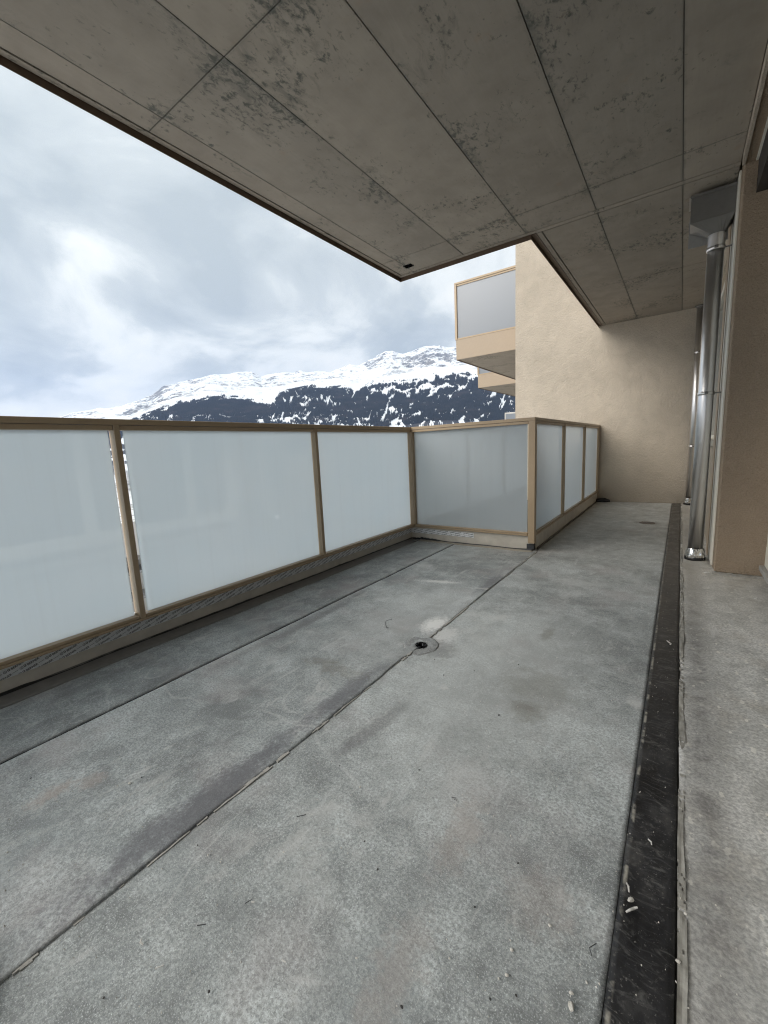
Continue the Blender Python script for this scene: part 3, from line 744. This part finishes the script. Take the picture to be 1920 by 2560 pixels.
# one printed unit: ring mark, corner mark, word, dash
def text_mesh(s, size):
    cu = bpy.data.curves.new('t', 'FONT'); cu.body = s; cu.size = size; cu.offset = size*.012; cu.resolution_u = 2
    ob = bpy.data.objects.new('t', cu); COL.objects.link(ob)
    dg = bpy.context.evaluated_depsgraph_get(); me_ = bpy.data.meshes.new_from_object(ob.evaluated_get(dg))
    bpy.data.objects.remove(ob); bpy.data.curves.remove(cu); return me_
tm = text_mesh('BERNER', .0145)
def unit(bm_):
    """in (u along the line, v up), about .104 long"""
    tmp = bmesh.new(); tmp.from_mesh(tm)
    xs = [v.co.x for v in tmp.verts]; w = max(xs)-min(xs)
    for v in tmp.verts: v.co = Vector((.030+(v.co.x-min(xs))*.046/w, v.co.y, 0))
    seg = 14; cx_, cy_ = .0075, .006
    for r0, r1 in ((.0052, .0066),):
        ri_ = [tmp.verts.new((cx_+r0*math.cos(6.2832*i/seg), cy_+r0*math.sin(6.2832*i/seg), 0)) for i in range(seg)]
        ro_ = [tmp.verts.new((cx_+r1*math.cos(6.2832*i/seg), cy_+r1*math.sin(6.2832*i/seg), 0)) for i in range(seg)]
        for i in range(seg): tmp.faces.new((ri_[i], ro_[i], ro_[(i+1) % seg], ri_[(i+1) % seg]))
    def q(x0, x1, y0, y1): tmp.faces.new([tmp.verts.new(p) for p in ((x0, y0, 0), (x1, y0, 0), (x1, y1, 0), (x0, y1, 0))])
    q(.0045, .0105, .0035, .0050); q(.0055, .0095, .0068, .0080)
    q(.0170, .0190, .0015, .0118); q(.0190, .0250, .0015, .0035); q(.0225, .0250, .0035, .0118); q(.0200, .0225, .0100, .0118)
    q(.079, .101, .0050, .0064)
    return tmp
um = bpy.data.meshes.new('u'); t_ = unit(None); t_.to_mesh(um); t_.free()
def printing(length, z0, z1, place):
    """diagonal rows of the unit over a strip, cut at its edges; place maps (s, z) to the wall"""
    bm_ = bmesh.new(); a = math.radians(17.0); ca, sa = math.cos(a), math.sin(a)
    s = -.25; kk = 0
    while s < length+.1:
        for j in range(3):
            u0 = j*.106-.012-(.02*(kk % 2))
            tmp = bmesh.new(); tmp.from_mesh(um)
            zs = []
            for v in tmp.verts:
                u, w_ = v.co.x+u0, v.co.y
                v.co = Vector((s+u*ca-w_*sa, u*sa+w_*ca+z0-.004, 0)); zs.append(v.co.y)
            if max(zs) > z0 and min(zs) < z1:
                m_ = bpy.data.meshes.new('x'); tmp.to_mesh(m_); bm_.from_mesh(m_); bpy.data.meshes.remove(m_)
            tmp.free()
        s += .075; kk += 1
    for pco, pno in (((0, z0+.002, 0), (0, -1, 0)), ((0, z1-.0015, 0), (0, 1, 0)), ((.002, 0, 0), (-1, 0, 0)), ((length-.002, 0, 0), (1, 0, 0))):
        bmesh.ops.bisect_plane(bm_, geom=bm_.verts[:]+bm_.edges[:]+bm_.faces[:], plane_co=pco, plane_no=pno, clear_outer=True)
    for v in bm_.verts: v.co = Vector(place(v.co.x, v.co.y))
    return bm_
b = MB(); b.b.free(); b.b = printing(4.75, tz0, tz1, lambda s, z: (-2.3748, -.96+s, z)); o = b.out('printed_lettering', ink, tape); o.matrix_parent_inverse = TI; o['kind'] = 'stuff'
b = MB(); b.b.free(); b.b = printing(.70, .0735, .1215, lambda s, z: (-2.352+s, 3.8086, z)); o = b.out('printed_lettering', ink, tape); o.matrix_parent_inverse = TI; o['kind'] = 'stuff'

# ================================================================== CEILING (slab of the storey above)
ZC = 2.70; YC = -1.5                     # slab end assumed behind the camera, cut short to let sky light in
mb = MB()
mb.box(-2.398, .226, YC, 3.805, ZC+.0065, ZC+.25); mb.box(-1.10, .226, 3.807, YW-.002, ZC+.0065, ZC+.25)
ceil = tag(mb.out('ceiling', dark_joint), kind='structure')
def panels(xs, ys, th=.0065, gap=.0028):
    for i in range(len(xs)-1):
        for j in range(len(ys)-1):
            z = ZC+random.uniform(-.0012, .0012)
            o = MB().box(xs[i]+gap, xs[i+1]-gap, ys[j]+gap, ys[j+1]-gap, z, ZC+.0064+.0, bev=.001).out('concrete_panel', SOFT[(i*2+j*3) % 3], ceil)
panels([-2.352, -2.211, -1.684, -1.127, -.604, -.075, .226], [YC, 1.3208, 3.425, 3.752], gap=.0022)
panels([-1.010, -.604, -.075, .226], [3.815, 5.55, YW-.004], gap=.0022)
# edge strips outside the drip groove
for a in ((-2.392, -2.358, YC, 3.796), (-2.357, -1.064, 3.760, 3.796), (-1.062, .226, 3.7585, 3.803)):
    MB().box(a[0], a[1], a[2], a[3], ZC-.0015, ZC+.0064, bev=.001).out('edge_strip', SOFT[1], ceil)
MB().box(-1.056, -1.018, 3.815, YW-.004, ZC-.001, ZC+.0064, bev=.001).out('edge_strip', SOFT[0], ceil)
MB().box(-2.402, -2.3985, YC, 3.812, ZC-.034, ZC+.2).out('edge_flashing', brown_metal, ceil)
MB().box(-2.398, -1.1025, 3.8085, 3.812, ZC-.034, ZC+.2).out('edge_flashing', brown_metal, ceil)
MB().box(-1.104, -1.1005, 3.816, YW-.004, ZC-.03, ZC+.2).out('edge_flashing', brown_metal, ceil)
MB().box(-1.0995, -1.060, 3.816, YW-.004, ZC+.0005, ZC+.006).out('edge_strip', brown_metal, ceil)
jb = MB().box(-2.222, -2.138, 3.580, 3.645, ZC-.004, ZC-.0015).out('junction_box', void, ceil)  # flat black plate stands in for the shaded hollow of the box
mb = MB()
for xx, yy in ((-2.222, 3.60), (-2.138, 3.625), (-2.16, 3.578), (-2.20, 3.647)): mb.box(xx-.007, xx+.007, yy-.006, yy+.006, ZC-.004, ZC-.0018)
mb.out('lug', black_goo, jb)

# ================================================================== THE BUILDING
bld = thing('apartment_building', 'beige plastered apartment building whose end wall and right hand facade frame the balcony', 'building', (.5, 7.5, 0))
BI = Matrix.Translation((-.5, -7.5, 0))
def bp(name, mat, *a, bev=0., parent=None):
    o = MB().box(*a, bev=bev).out(name, mat, parent or bld)
    if parent is None: o.matrix_parent_inverse = BI
    return o
bp('end_wall', wall_pl, -2.391, 4, YW, 11.7, -8, 9)
bp('end_wall', wall_pl, -3.75, 4, 11.702, 16.0, -8, 9)
bp('end_wall', wall_pl, -5.1, 4, 16.002, 24, -8, 9)
# facade beyond the pilaster, plane x = .24, with a window opening 4.25..6.4
bp('facade_wall', wall_pl, .240, .60, 6.40, YW-.002, -.2, 5)
bp('facade_wall', wall_pl, .240, .60, 4.10, 6.398, -.2, .90)
bp('facade_wall', wall_pl, .240, .60, 4.10, 6.398, 2.45, 5)
bp('facade_wall', pil_pl, .240, .60, 3.83, 4.098, -.2, 5)
bp('pilaster', pil_pl, .240, .62, 3.700, 3.828, .012, ZC+.3, bev=.006)
# ragged mortar at the foot of the pilaster
MB().sheet(.232, .60, 3.676, 3.712, 60, 4, lambda x, y: .010+.010*mnoise.noise(Vector((x*26, y*40, 2)))+.004*mnoise.noise(Vector((x*80, y*90, 2))), .02, None).out('mortar_foot', lip, bld).matrix_parent_inverse = BI
# lintel over the big windows: light edge, brown soffit, shutter box
bp('lintel_edge', wall_pl, .2275, .243, Y0, 3.698, ZC-.055, ZC+.25)
bp('lintel_soffit', pil_pl, .2435, .292, Y0, 3.698, ZC-.045, ZC+.25)
bp('shutter_rail', white_frame, .2925, .305, Y0, 3.698, ZC-.05, ZC+.2)
bp('shutter_box', dark_in, .3055, .498, Y0, 3.698, ZC-.235, ZC+.25)
# wall above and behind
bp('facade_wall', pil_pl, .562, .72, Y0, 3.698, 2.45, ZC+.4)
bp('facade_wall', pil_pl, .56, .80, Y0, 3.698, -.23, .085)
# tall window wall next to the camera
win = link('window', None, bld); win.matrix_parent_inverse = BI; win.location = (.56, .4, 1.2)
WI = Matrix.Translation((-.56, -.4, -1.2))
def wp(name, mat, *a, bev=.003):
    o = MB().box(*a, bev=bev).out(name, mat, win); o.matrix_parent_inverse = WI; return o
wp('window_frame', white_frame, .50, .56, Y0, 3.66, .10, .235)
wp('window_frame', white_frame, .50, .56, Y0, 3.66, 2.40, 2.50)
for y0_, y1_ in ((-1.95, -1.83), (-.72, -.60), (.48, .60), (1.70, 1.82), (2.88, 3.00), (3.46, 3.66)):
    wp('mullion', white_frame, .502, .558, y0_, y1_, .2355, 2.3995)
for y0_, y1_ in ((Y0, -1.951), (-1.829, -.721), (-.599, .479), (.601, 1.699), (1.821, 2.879), (3.001, 3.459)):
    wp('pane', win_gl, .528, .540, y0_, y1_, .2355, 2.3995, bev=0)
bp('sill', grey_stone, .475, .562, Y0, 3.672, .066, .0985, bev=.003)
# trim beside and behind the pilaster: cream guide rails of the next window
win2 = link('window', None, bld); win2.matrix_parent_inverse = BI; win2.location = (.3, 5.2, 1.6)
W2 = Matrix.Translation((-.3, -5.2, -1.6))
def w2(name, mat, *a, bev=.002):
    o = MB().box(*a, bev=bev).out(name, mat, win2); o.matrix_parent_inverse = W2; return o
w2('guide_rail', white_frame, .2275, .2395, 3.86, 4.06, .02, ZC-.005)
w2('guide_rail', dark_in, .232, .2392, 4.062, 4.115, .0, ZC-.005)
w2('guide_rail', white_frame, .2255, .2395, 4.118, 4.20, .0, ZC-.005)
w2('guide_rail', fascia_m, .2215, .2395, 4.23, 4.42, .0, ZC-.005)
w2('window_frame', white_frame, .27, .33, 4.101, 6.396, .905, .98)
w2('window_frame', white_frame, .27, .33, 4.101, 6.396, 2.38, 2.448)
w2('window_frame', white_frame, .271, .329, 4.101, 4.17, .981, 2.379)
w2('window_frame', white_frame, .271, .329, 5.22, 5.29, .981, 2.379)
w2('window_frame', white_frame, .271, .329, 6.33, 6.396, .981, 2.379)
w2('pane', win_gl, .295, .31, 4.171, 6.329, .981, 2.379, bev=0)
w2('sill', white_frame, .198, .268, 4.46, 6.40, .895, .945)

# ================================================================== NEIGHBOURING BALCONIES
def balcony(label, x0, x1, y0, y1, zb, frame, glass_m, gx):
    t = thing('projecting_balcony', label, 'balcony', (x0, y0, zb), 'glass balconies of the neighbouring flats')
    def p(name, mat, *a, bev=.002):
        o = MB().box(*a, bev=bev).out(name, mat, t); o.matrix_parent_inverse = Matrix.Translation((-x0, -y0, -zb)); return o
    p('slab', SOFT[0], x0+.02, x1, y0+.02, y1, zb+.004, zb+.24, bev=0)
    p('drip_edge', brown_metal, x0+.004, x0+.0195, y0+.02, y1, zb-.012, zb+.06, bev=0)
    p('fascia', fascia_m, x0, x1, y0, y0+.0195, zb, zb+.374)
    p('fascia', fascia_m, x0, x0+.0195, y0+.0200, y1, zb+.061, zb+.374)
    p('top_rail', frame, x0-.012, x1, y0-.012, y0+.035, zb+1.405, zb+1.440)
    p('top_rail', frame, x0-.012, x0+.035, y0+.0355, y1, zb+1.405, zb+1.440)
    p('bottom_rail', frame, x0+.03, x1, y0-.004, y0+.03, zb+.3745, zb+.402)
    p('glazing_bar', frame, x0+.033, x1, y0-.002, y0+.03, zb+1.372, zb+1.402)
    p('post', frame, x0-.014, x0+.03, y0-.010, y0+.034, zb+.375, zb+1.4045)
    p('glass_pane', glass_m, x0+.034, x1, y0+.012, y0+.02, zb+.4025, zb+1.3715, bev=0)
    p('glass_pane', glass_m, x0+.008, x0+.016, y0+.036, y1, zb+.376, zb+1.4045, bev=0)
    return t
balcony('large nearer beige balcony with one reflecting pane, jutting out behind the end wall', -3.760, -2.392, 7.958, 11.70, 2.70, beige_metal, balc_gl, 0)
balcony('smaller beige balcony partly hidden below and behind the nearer projecting balcony', -5.119, -3.752, 12.313, 15.99, 2.70, beige_metal, balc_gl, 0)
balcony('white framed glass balcony corner just showing above the railing beside the end wall', -6.96, -5.102, 20.0, 23.9, 1.00, white_pl, balc_gl, 0)

# ================================================================== DOWNPIPES
def foil_wrap(parent, r0, h, seed):
    b = MB(); seg = 40; rows = []
    for k in range(9):
        z = .012+h*k/8; f = k/8
        rr_ = r0*(1.30+.10*math.sin(f*3.1)-.26*f)
        rows.append([b.b.verts.new(((rr_*(1+.12*mnoise.noise(Vector((math.cos(t)*3, math.sin(t)*3, f*3+seed)))))*math.cos(t), (rr_*(1+.12*mnoise.noise(Vector((math.cos(t)*3, math.sin(t)*3, f*3+seed)))))*math.sin(t), z+.008*mnoise.noise(Vector((math.cos(t)*4, math.sin(t)*4, seed+f))))) for t in [6.28318*i/seg for i in range(seg)]])
    for a, c_ in zip(rows, rows[1:]):
        for i in range(seg): b.b.faces.new((a[i], a[(i+1) % seg], c_[(i+1) % seg], c_[i]))
    b.out('foil_wrap', foil, parent)
    MB().lathe([(r0*1.36, -.004), (r0*1.38, .022), (r0*1.02, .040)], 0, 0, 36, .003).out('tar_collar', black_goo, parent, True)
def clamp(parent, z, r, bx, by):
    b = MB().lathe([(r+.0004, z-.013), (r+.0035, z-.012), (r+.0035, z+.012), (r+.0004, z+.013)], 0, 0, 36, caps=False)
    c_ = b.out('clamp', steel_m, parent, True)
    MB().box(-.010, .012, -r-.016, -r-.003, z-.009, z+.009, bev=.002).out('screw', zinc, c_)
    MB().tube([(r+.003, 0, z), (bx, by, z)], .005).out('bracket', zinc, c_)
dp = thing('downpipe', 'bright steel downpipe with a square hopper head standing in front of the window trim', 'downpipe', (.137, 4.07, 0), 'steel downpipes along the facade')
MB().lathe([(.0500, .03), (.0500, 2.30)], 0, 0, 48).out('pipe', steel_m, dp, True)
MB().lathe([(.0512, 2.301), (.0512, 2.43)], 0, 0, 48, caps=False).out('pipe', steel_m, dp, True)
# hopper head: box, folded rim, funnel to the round pipe
hx0, hx1, hy0, hy1, hz0, hz1 = -.160, .0895, -.100, .10, 2.495, 2.672
hop = MB().box(hx0, hx1, hy0, hy1, hz0, hz1, bev=.002).out('hopper', zinc, dp)
MB().box(hx0-.005, hx1, hy0-.008, hy0-.001, hz1-.012, hz1+.006, bev=.002).out('rim', zinc, hop)
MB().box(hx0-.012, hx0-.001, hy0+.002, hy0+.014, hz0+.09, hz1-.004, bev=.001).out('flange', steel_m, hop)
b = MB(); sg = 32
top = []
for i in range(sg):
    a = 2*math.pi*i/sg; c_, s_ = math.cos(a), math.sin(a); k = 1/max(abs(c_), abs(s_))
    top.append(b.b.verts.new(((hx0+hx1)/2+c_*k*(hx1-hx0)/2, (hy0+hy1)/2+s_*k*(hy1-hy0)/2, hz0-.001)))
bot = [b.b.verts.new((.0515*math.cos(2*math.pi*i/sg), .0515*math.sin(2*math.pi*i/sg), hz0-.085)) for i in range(sg)]
for i in range(sg): b.b.faces.new((top[i], top[(i+1) % sg], bot[(i+1) % sg], bot[i]))
b.out('funnel', zinc, dp)
MB().box(hx0-.006, hx1-.02, hy1+.002, hy1+.006, hz0-.10, hz0+.12).out('back_plate', plain('grey_back_plate', (.34, .33, .31), .5), dp)
clamp(dp, 2.315, .0515, .1, 0)
clamp(dp, 1.30, .0502, .1, 0)
foil_wrap(dp, .050, .085, 2)
dp2 = thing('downpipe', 'slim looking second steel downpipe in the far corner behind the nearer pipe', 'downpipe', (.140, 7.325, 0), 'steel downpipes along the facade')
MB().lathe([(.0500, .03), (.0500, ZC-.03)], 0, 0, 40).out('pipe', steel_m, dp2, True)
MB().lathe([(.0505, ZC-.029), (.075, ZC-.002)], 0, 0, 40).out('collar', zinc, dp2, True)
clamp(dp2, .83, .0502, .1, 0); clamp(dp2, 2.1, .0502, .1, 0)
foil_wrap(dp2, .050, .085, 5)

# ================================================================== SMALL THINGS ON THE FLOOR
def rock_mesh(seed, flat=.7):
    b = bmesh.new(); bmesh.ops.create_icosphere(b, subdivisions=2, radius=1)
    for v in b.verts:
        v.co *= 1+.35*mnoise.noise(v.co*1.3+Vector((seed*5, 0, 0))); v.co.z *= flat
    me_ = bpy.data.meshes.new('pebble'); b.to_mesh(me_); b.free(); return me_
stone_w = plain('pale_crumb', (.62, .60, .55), .8, 0, 300, .2, .4)
stone_d = plain('dark_crumb', (.05, .048, .045), .8, 0, 300, .2, .4)
RM = [rock_mesh(i) for i in range(5)]
for r_ in RM: r_.materials.append(stone_w)
RD = [rock_mesh(i+9, .55) for i in range(3)]
for r_ in RD: r_.materials.append(stone_d)
def pebble(x, y, r, meshes, label, group, name='pebble'):
    o = link(name, random.choice(meshes)); s = r*.72
    o.scale = (s*random.uniform(.8, 1.5), s*random.uniform(.7, 1.1), s); o.rotation_euler = (0, 0, random.uniform(0, 6.28))
    o.location = (x, y, .003+r*.45)
    return tag(o, label, 'pebble', group)
big = [(-.109, .648, .0085, 'largest pale pebble, at the bottom beside the black strip'), (-.113, .668, .0050, 'pale pebble just above the largest one beside the black strip'),
       (-.224, .673, .0050, 'pale pebble a hand width left of the largest pebble, upper of two'), (-.219, .629, .0046, 'pale pebble a hand width left of the largest pebble, lower of two'),
       (-.172, .758, .0052, 'single pale pebble on open grey floor, above the pair left of the black strip'), (-.731, .824, .0040, 'pale pebble alone in the middle of the grey floor'),
       (-.039, .903, .0078, 'round white pebble lying on the black bitumen strip'), (.057, .935, .0058, 'white pebble on the crumbling edge right of the black strip, upper one'),
       (.045, .829, .0055, 'white pebble on the crumbling edge right of the black strip, lower one'), (-1.351, .447, .0052, 'pale brown pebble on the left sheet of the floor')]
for x_, y_, r_, lb in big: pebble(x_, y_, r_, RM, lb, 'larger pale pebbles on the floor')
sm_w = [(-.230, .616), (-.502, .549), (-.652, .649), (-.695, .684), (-.538, .791), (-.371, .537), (-.321, .593), (-.306, .912), (-.474, .492), (-.232, .688), (-.378, .943),
        (-.464, .963), (-.093, .70), (-.768, .561), (-.925, .45), (-.882, .457), (-.694, .359), (-1.383, .162), (.06, .76), (.042, .791), (.11, .99), (-.35, 1.55), (-.27, 1.75), (-.6, 1.3),
        (-.42, 1.9), (-.33, 2.1), (-.75, 1.33), (-1.2, 1.31), (-1.13, .98), (-.92, 1.47), (-.24, 1.42), (-.62, 1.12)]
for x_, y_ in sm_w: pebble(x_, y_, random.uniform(.0018, .0032), RM, 'tiny pale crumb of mortar on the grey floor', 'tiny pale crumbs scattered over the floor', 'crumb')
sm_d = [(-.475, .936), (-.195, .61), (-.232, .579), (-.36, .481), (-.613, .696), (-.616, .976), (-.839, .855), (-.542, .656), (-.316, .706), (-.268, .852), (-.973, .45), (-.674, .297),
        (-.834, .18), (-1.346, .48), (-1.657, .279), (-.85, 1.45), (-.8, 1.5), (-.7, 1.6), (-.55, 1.75), (-.9, 1.6), (-.5, 1.36), (-.62, 2.1), (.3, 1.1), (.21, .95), (.33, .9)]
for x_, y_ in sm_d: pebble(x_, y_, random.uniform(.0024, .0042), RD, 'tiny dark crumb lying on the grey floor', 'tiny dark crumbs scattered over the floor', 'crumb')
# grit, uncountable
b = MB()
for k in range(2600):
    x_ = random.uniform(-2.2, .5); y_ = .05+6*random.random()**1.6; r_ = random.uniform(.0006, .0016)
    if math.hypot(x_-DX, y_-DY) < .1: continue
    z_ = .0055; t = random.random()*6.28
    p = [(x_+r_*1.3*math.cos(t+a), y_+r_*1.3*math.sin(t+a), z_-.002) for a in (0, 2.09, 4.19)]
    tp = b.b.verts.new((x_, y_, z_+r_)); q = [b.b.verts.new(v) for v in p]
    for i in range(3): b.b.faces.new((q[i], q[(i+1) % 3], tp))
tag(b.out('grit', stone_w), 'fine pale grit sprinkled over the whole balcony floor', kind='stuff')
def twig(name, pts, r, mat, label, cat, z=.006):
    b = MB().tube([(x_, y_, z+(q[2] if len(q) > 2 else 0)) for q in pts for x_, y_ in [q[:2]]], r*.45, 6)
    o = b.out(name, mat, None, True); return tag(o, label, cat)
wire_m = plain('dark_wire', (.03, .03, .032), .5)
twig('wire', [(-1.344, 1.891), (-1.336, 1.881), (-1.345, 1.868), (-1.353, 1.85), (-1.345, 1.825), (-1.331, 1.809), (-1.312, 1.788), (-1.297, 1.768), (-1.288, 1.775), (-1.297, 1.784)], .0022, wire_m, 'thin dark bent wire curled like a letter S near the floor drain', 'wire')
twig('splinter', [(-.815, .649), (-.798, .668)], .0024, wire_m, 'short black splinter on the grey floor right of the seam', 'splinter')
twig('splinter', [(-.797, .345), (-.783, .358)], .002, wire_m, 'short dark splinter with pale tip low on the floor', 'splinter')
twig('splinter', [(-.088, .775), (-.098, .76), (-.092, .748)], .0018, wire_m, 'small curved dark splinter just left of the black strip', 'splinter')
twig('splinter', [(-.747, .430), (-.741, .444)], .0018, wire_m, 'short dark sliver beside a white shred on the lower floor', 'splinter')
twig('splinter', [(-.485, .936), (-.474, .940), (-.468, .932)], .0018, wire_m, 'hooked dark bit in the middle of the grey floor', 'splinter')
def scrap(pts, label, w=.006, mat=white_pl, z=.007, name='plastic_scrap', cat='scrap'):
    b = MB(); up_ = Vector((0, 0, 1))
    gx = sum(p[0] for p in pts)/len(pts); gy = sum(p[1] for p in pts)/len(pts)
    pts = [(gx+(p[0]-gx)*.68, gy+(p[1]-gy)*.68, *p[2:]) for p in pts]
    P = [Vector((p[0], p[1], z+(p[2] if len(p) > 2 else 0))) for p in pts]; prev = None
    for i, p in enumerate(P):
        d = (P[min(i+1, len(P)-1)]-P[max(i-1, 0)]).normalized(); s_ = d.cross(up_).normalized()*w*.55*(.4+.6*math.sin(math.pi*(i+.5)/len(P)))*.5
        ring = [b.b.verts.new(q) for q in (p+s_, p-s_, p-s_*.8+up_*.002, p+s_*.8+up_*.002)]
        if prev:
            for k in range(4): b.b.faces.new((prev[k], prev[(k+1) % 4], ring[(k+1) % 4], ring[k]))
        else: b.b.faces.new(ring)
        prev = ring
    b.b.faces.new(prev)
    return tag(b.out(name, mat), label, cat)
scrap([(-.875, .266), (-.864, .259, .004), (-.853, .262, .001)], 'white plastic shred with a bent end on the lower left floor', .007)
scrap([(-.797, .253), (-.791, .261), (-.783, .272)], 'thin white plastic shred pointing up to the right on the lower floor', .004)
scrap([(-.738, .439), (-.728, .444)], 'tiny white shred beside a dark sliver on the lower floor', .005)
scrap([(-.597, .405), (-.583, .408)], 'small white shred alone at the bottom of the floor', .004)
scrap([(-.050, .862), (-.040, .872, .003), (-.030, .888), (-.022, .893, .002)], 'bone shaped white plastic scrap lying across the lower black strip', .009, z=.009)
scrap([(-.052, .940), (-.046, .925, .004), (-.043, .912)], 'white plastic sliver just above the round white pebble on the black strip', .007, z=.008)
scrap([(-.020, 1.085), (-.010, 1.078), (-.008, 1.066)], 'pale flake stuck on the black strip above the round pebble', .006, z=.008)
scrap([(-.012, 2.33), (.0, 2.31), (.012, 2.29), (.008, 2.27)], 'crumpled pale strip of tape on the far part of the black strip', .014, z=.009)
scrap([(.175, 3.645), (.195, 3.650, .006), (.222, 3.655, .004)], 'white paper chip lying at the foot of the pilaster', .030, z=.009)
scrap([(.042, 3.73), (.055, 3.715, .004), (.075, 3.72)], 'pale chip at the edge of the screed left of the steel pipe foot', .02, z=.008)
scrap([(.405, 3.195), (.418, 3.185)], 'small pale chip on the screed in front of the pilaster', .012, z=.008)
scrap([(-2.30, 3.712), (-2.27, 3.688, .002), (-2.235, 3.680), (-2.22, 3.676)], 'long pale torn strip lying in the railing corner', .012, z=.014)
scrap([(-2.12, 3.672), (-2.105, 3.668, .003), (-2.085, 3.662)], 'short pale torn strip right of the railing corner', .014, z=.014)
# dark lump where the railing meets the end wall
b = MB().lathe([(.10, 0), (.085, .035), (.03, .06)], 0, 0, 20, .012)
o = tag(b.out('bitumen_remnant', black_goo, None, True, (-.99, 7.33, .004)), 'black lump of bitumen felt lying where the railing meets the end wall', 'felt scrap'); o.scale = (1.3, .5, .9)
# unidentified dark edge in the corner, filled by a made-up cloth shape
dark_shape = thing('dark_shape', 'made-up dark navy cloth shape for an unidentified dark edge at the lower left corner of the picture', 'dark_shape', (-1.085, -.075, 0)); dark_shape.scale = (1, 1, .3)
b = MB().lathe([(.055, 0), (.125, .008), (.135, .035), (.125, .12), (.115, .2), (.08, .25), (.03, .262)], 0, 0, 32, .004)
b.out('cloth_body', navy, dark_shape, True, (0, 0, .006))
b = MB().tube([(-.06, 0, .25), (-.05, 0, .32), (0, 0, .35), (.05, 0, .32), (.06, 0, .25)], .009, 8); b.out('cloth_loop', navy, dark_shape, True)

# ================================================================== OUTSIDE, SEEN OVER AND THROUGH THE RAILING
tree = thing('conifer_tree', 'small yellow green conifer top showing over the railing left of the white framed balcony', 'tree', (-21.4, 54.5, -9))
MB().lathe([(.28, 0), (.2, 6), (.05, 12.4)], 0, 0, 8).out('trunk', plain('bark', (.09, .065, .045), .9), tree)
b = MB()
for k in range(2600):
    h_ = 12.6*(.12+.88*random.random()**.9); R_ = (12.9-h_)*.21*random.random()**.5; t = random.random()*6.28
    p = Vector((R_*math.cos(t), R_*math.sin(t), h_-R_*.3)); s_ = .14+.12*random.random()
    d1 = Vector((random.gauss(0, 1), random.gauss(0, 1), random.gauss(0, .6))).normalized()*s_; d2 = Vector((random.gauss(0, 1), random.gauss(0, 1), random.gauss(0, 1))).normalized()*s_*.5
    b.poly([p-d1, p+d2, p+d1, p-d2])
b.out('crown', plain('yellow_green_needles', (.09, .085, .03), .8, 0, 3, .4, 0), tree)
# pale house below, glimpsed through the gap beside the near post
hs = thing('neighbour_house', 'white terraced house below the balcony glimpsed through the gaps beside the near post', 'house', (-32, 13, -11))
MB().box(-6, 6, -9, 9, 0, 6.5).out('wall', plain('white_render', (.75, .74, .71), .8, 0, 2, .06, .1), hs)
for k in range(4):
    MB().box(6.002, 7.4, -9, 9, 1.2+k*1.5, 1.36+k*1.5).out('terrace_slab', plain('terrace_grey', (.3, .3, .3), .8) if k == 0 else bpy.data.materials['terrace_grey'], hs)
MB().box(-6.4, 7.6, -9.4, 9.4, 6.502, 6.8).out('roof', plain('flat_roof_gravel', (.25, .24, .23), .9), hs)

# ================================================================== AIR
M = Mat('air_haze')
pv = M.n('ShaderNodeVolumePrincipled'); pv.inputs['Color'].default_value = (.45, .60, .95, 1); pv.inputs['Density'].default_value = 3.3e-5
pv.inputs['Anisotropy'].default_value = .1
M.l(pv.outputs[0], M.out.inputs['Volume'])
zlo = float(co[:, 2].min())-1; zhi = float(co[:, 2].max())+160
hz = MB().box(-13500, 13500, -13500, 13500, zlo, zhi).out('haze', M.m)
tag(hz, kind='stuff')
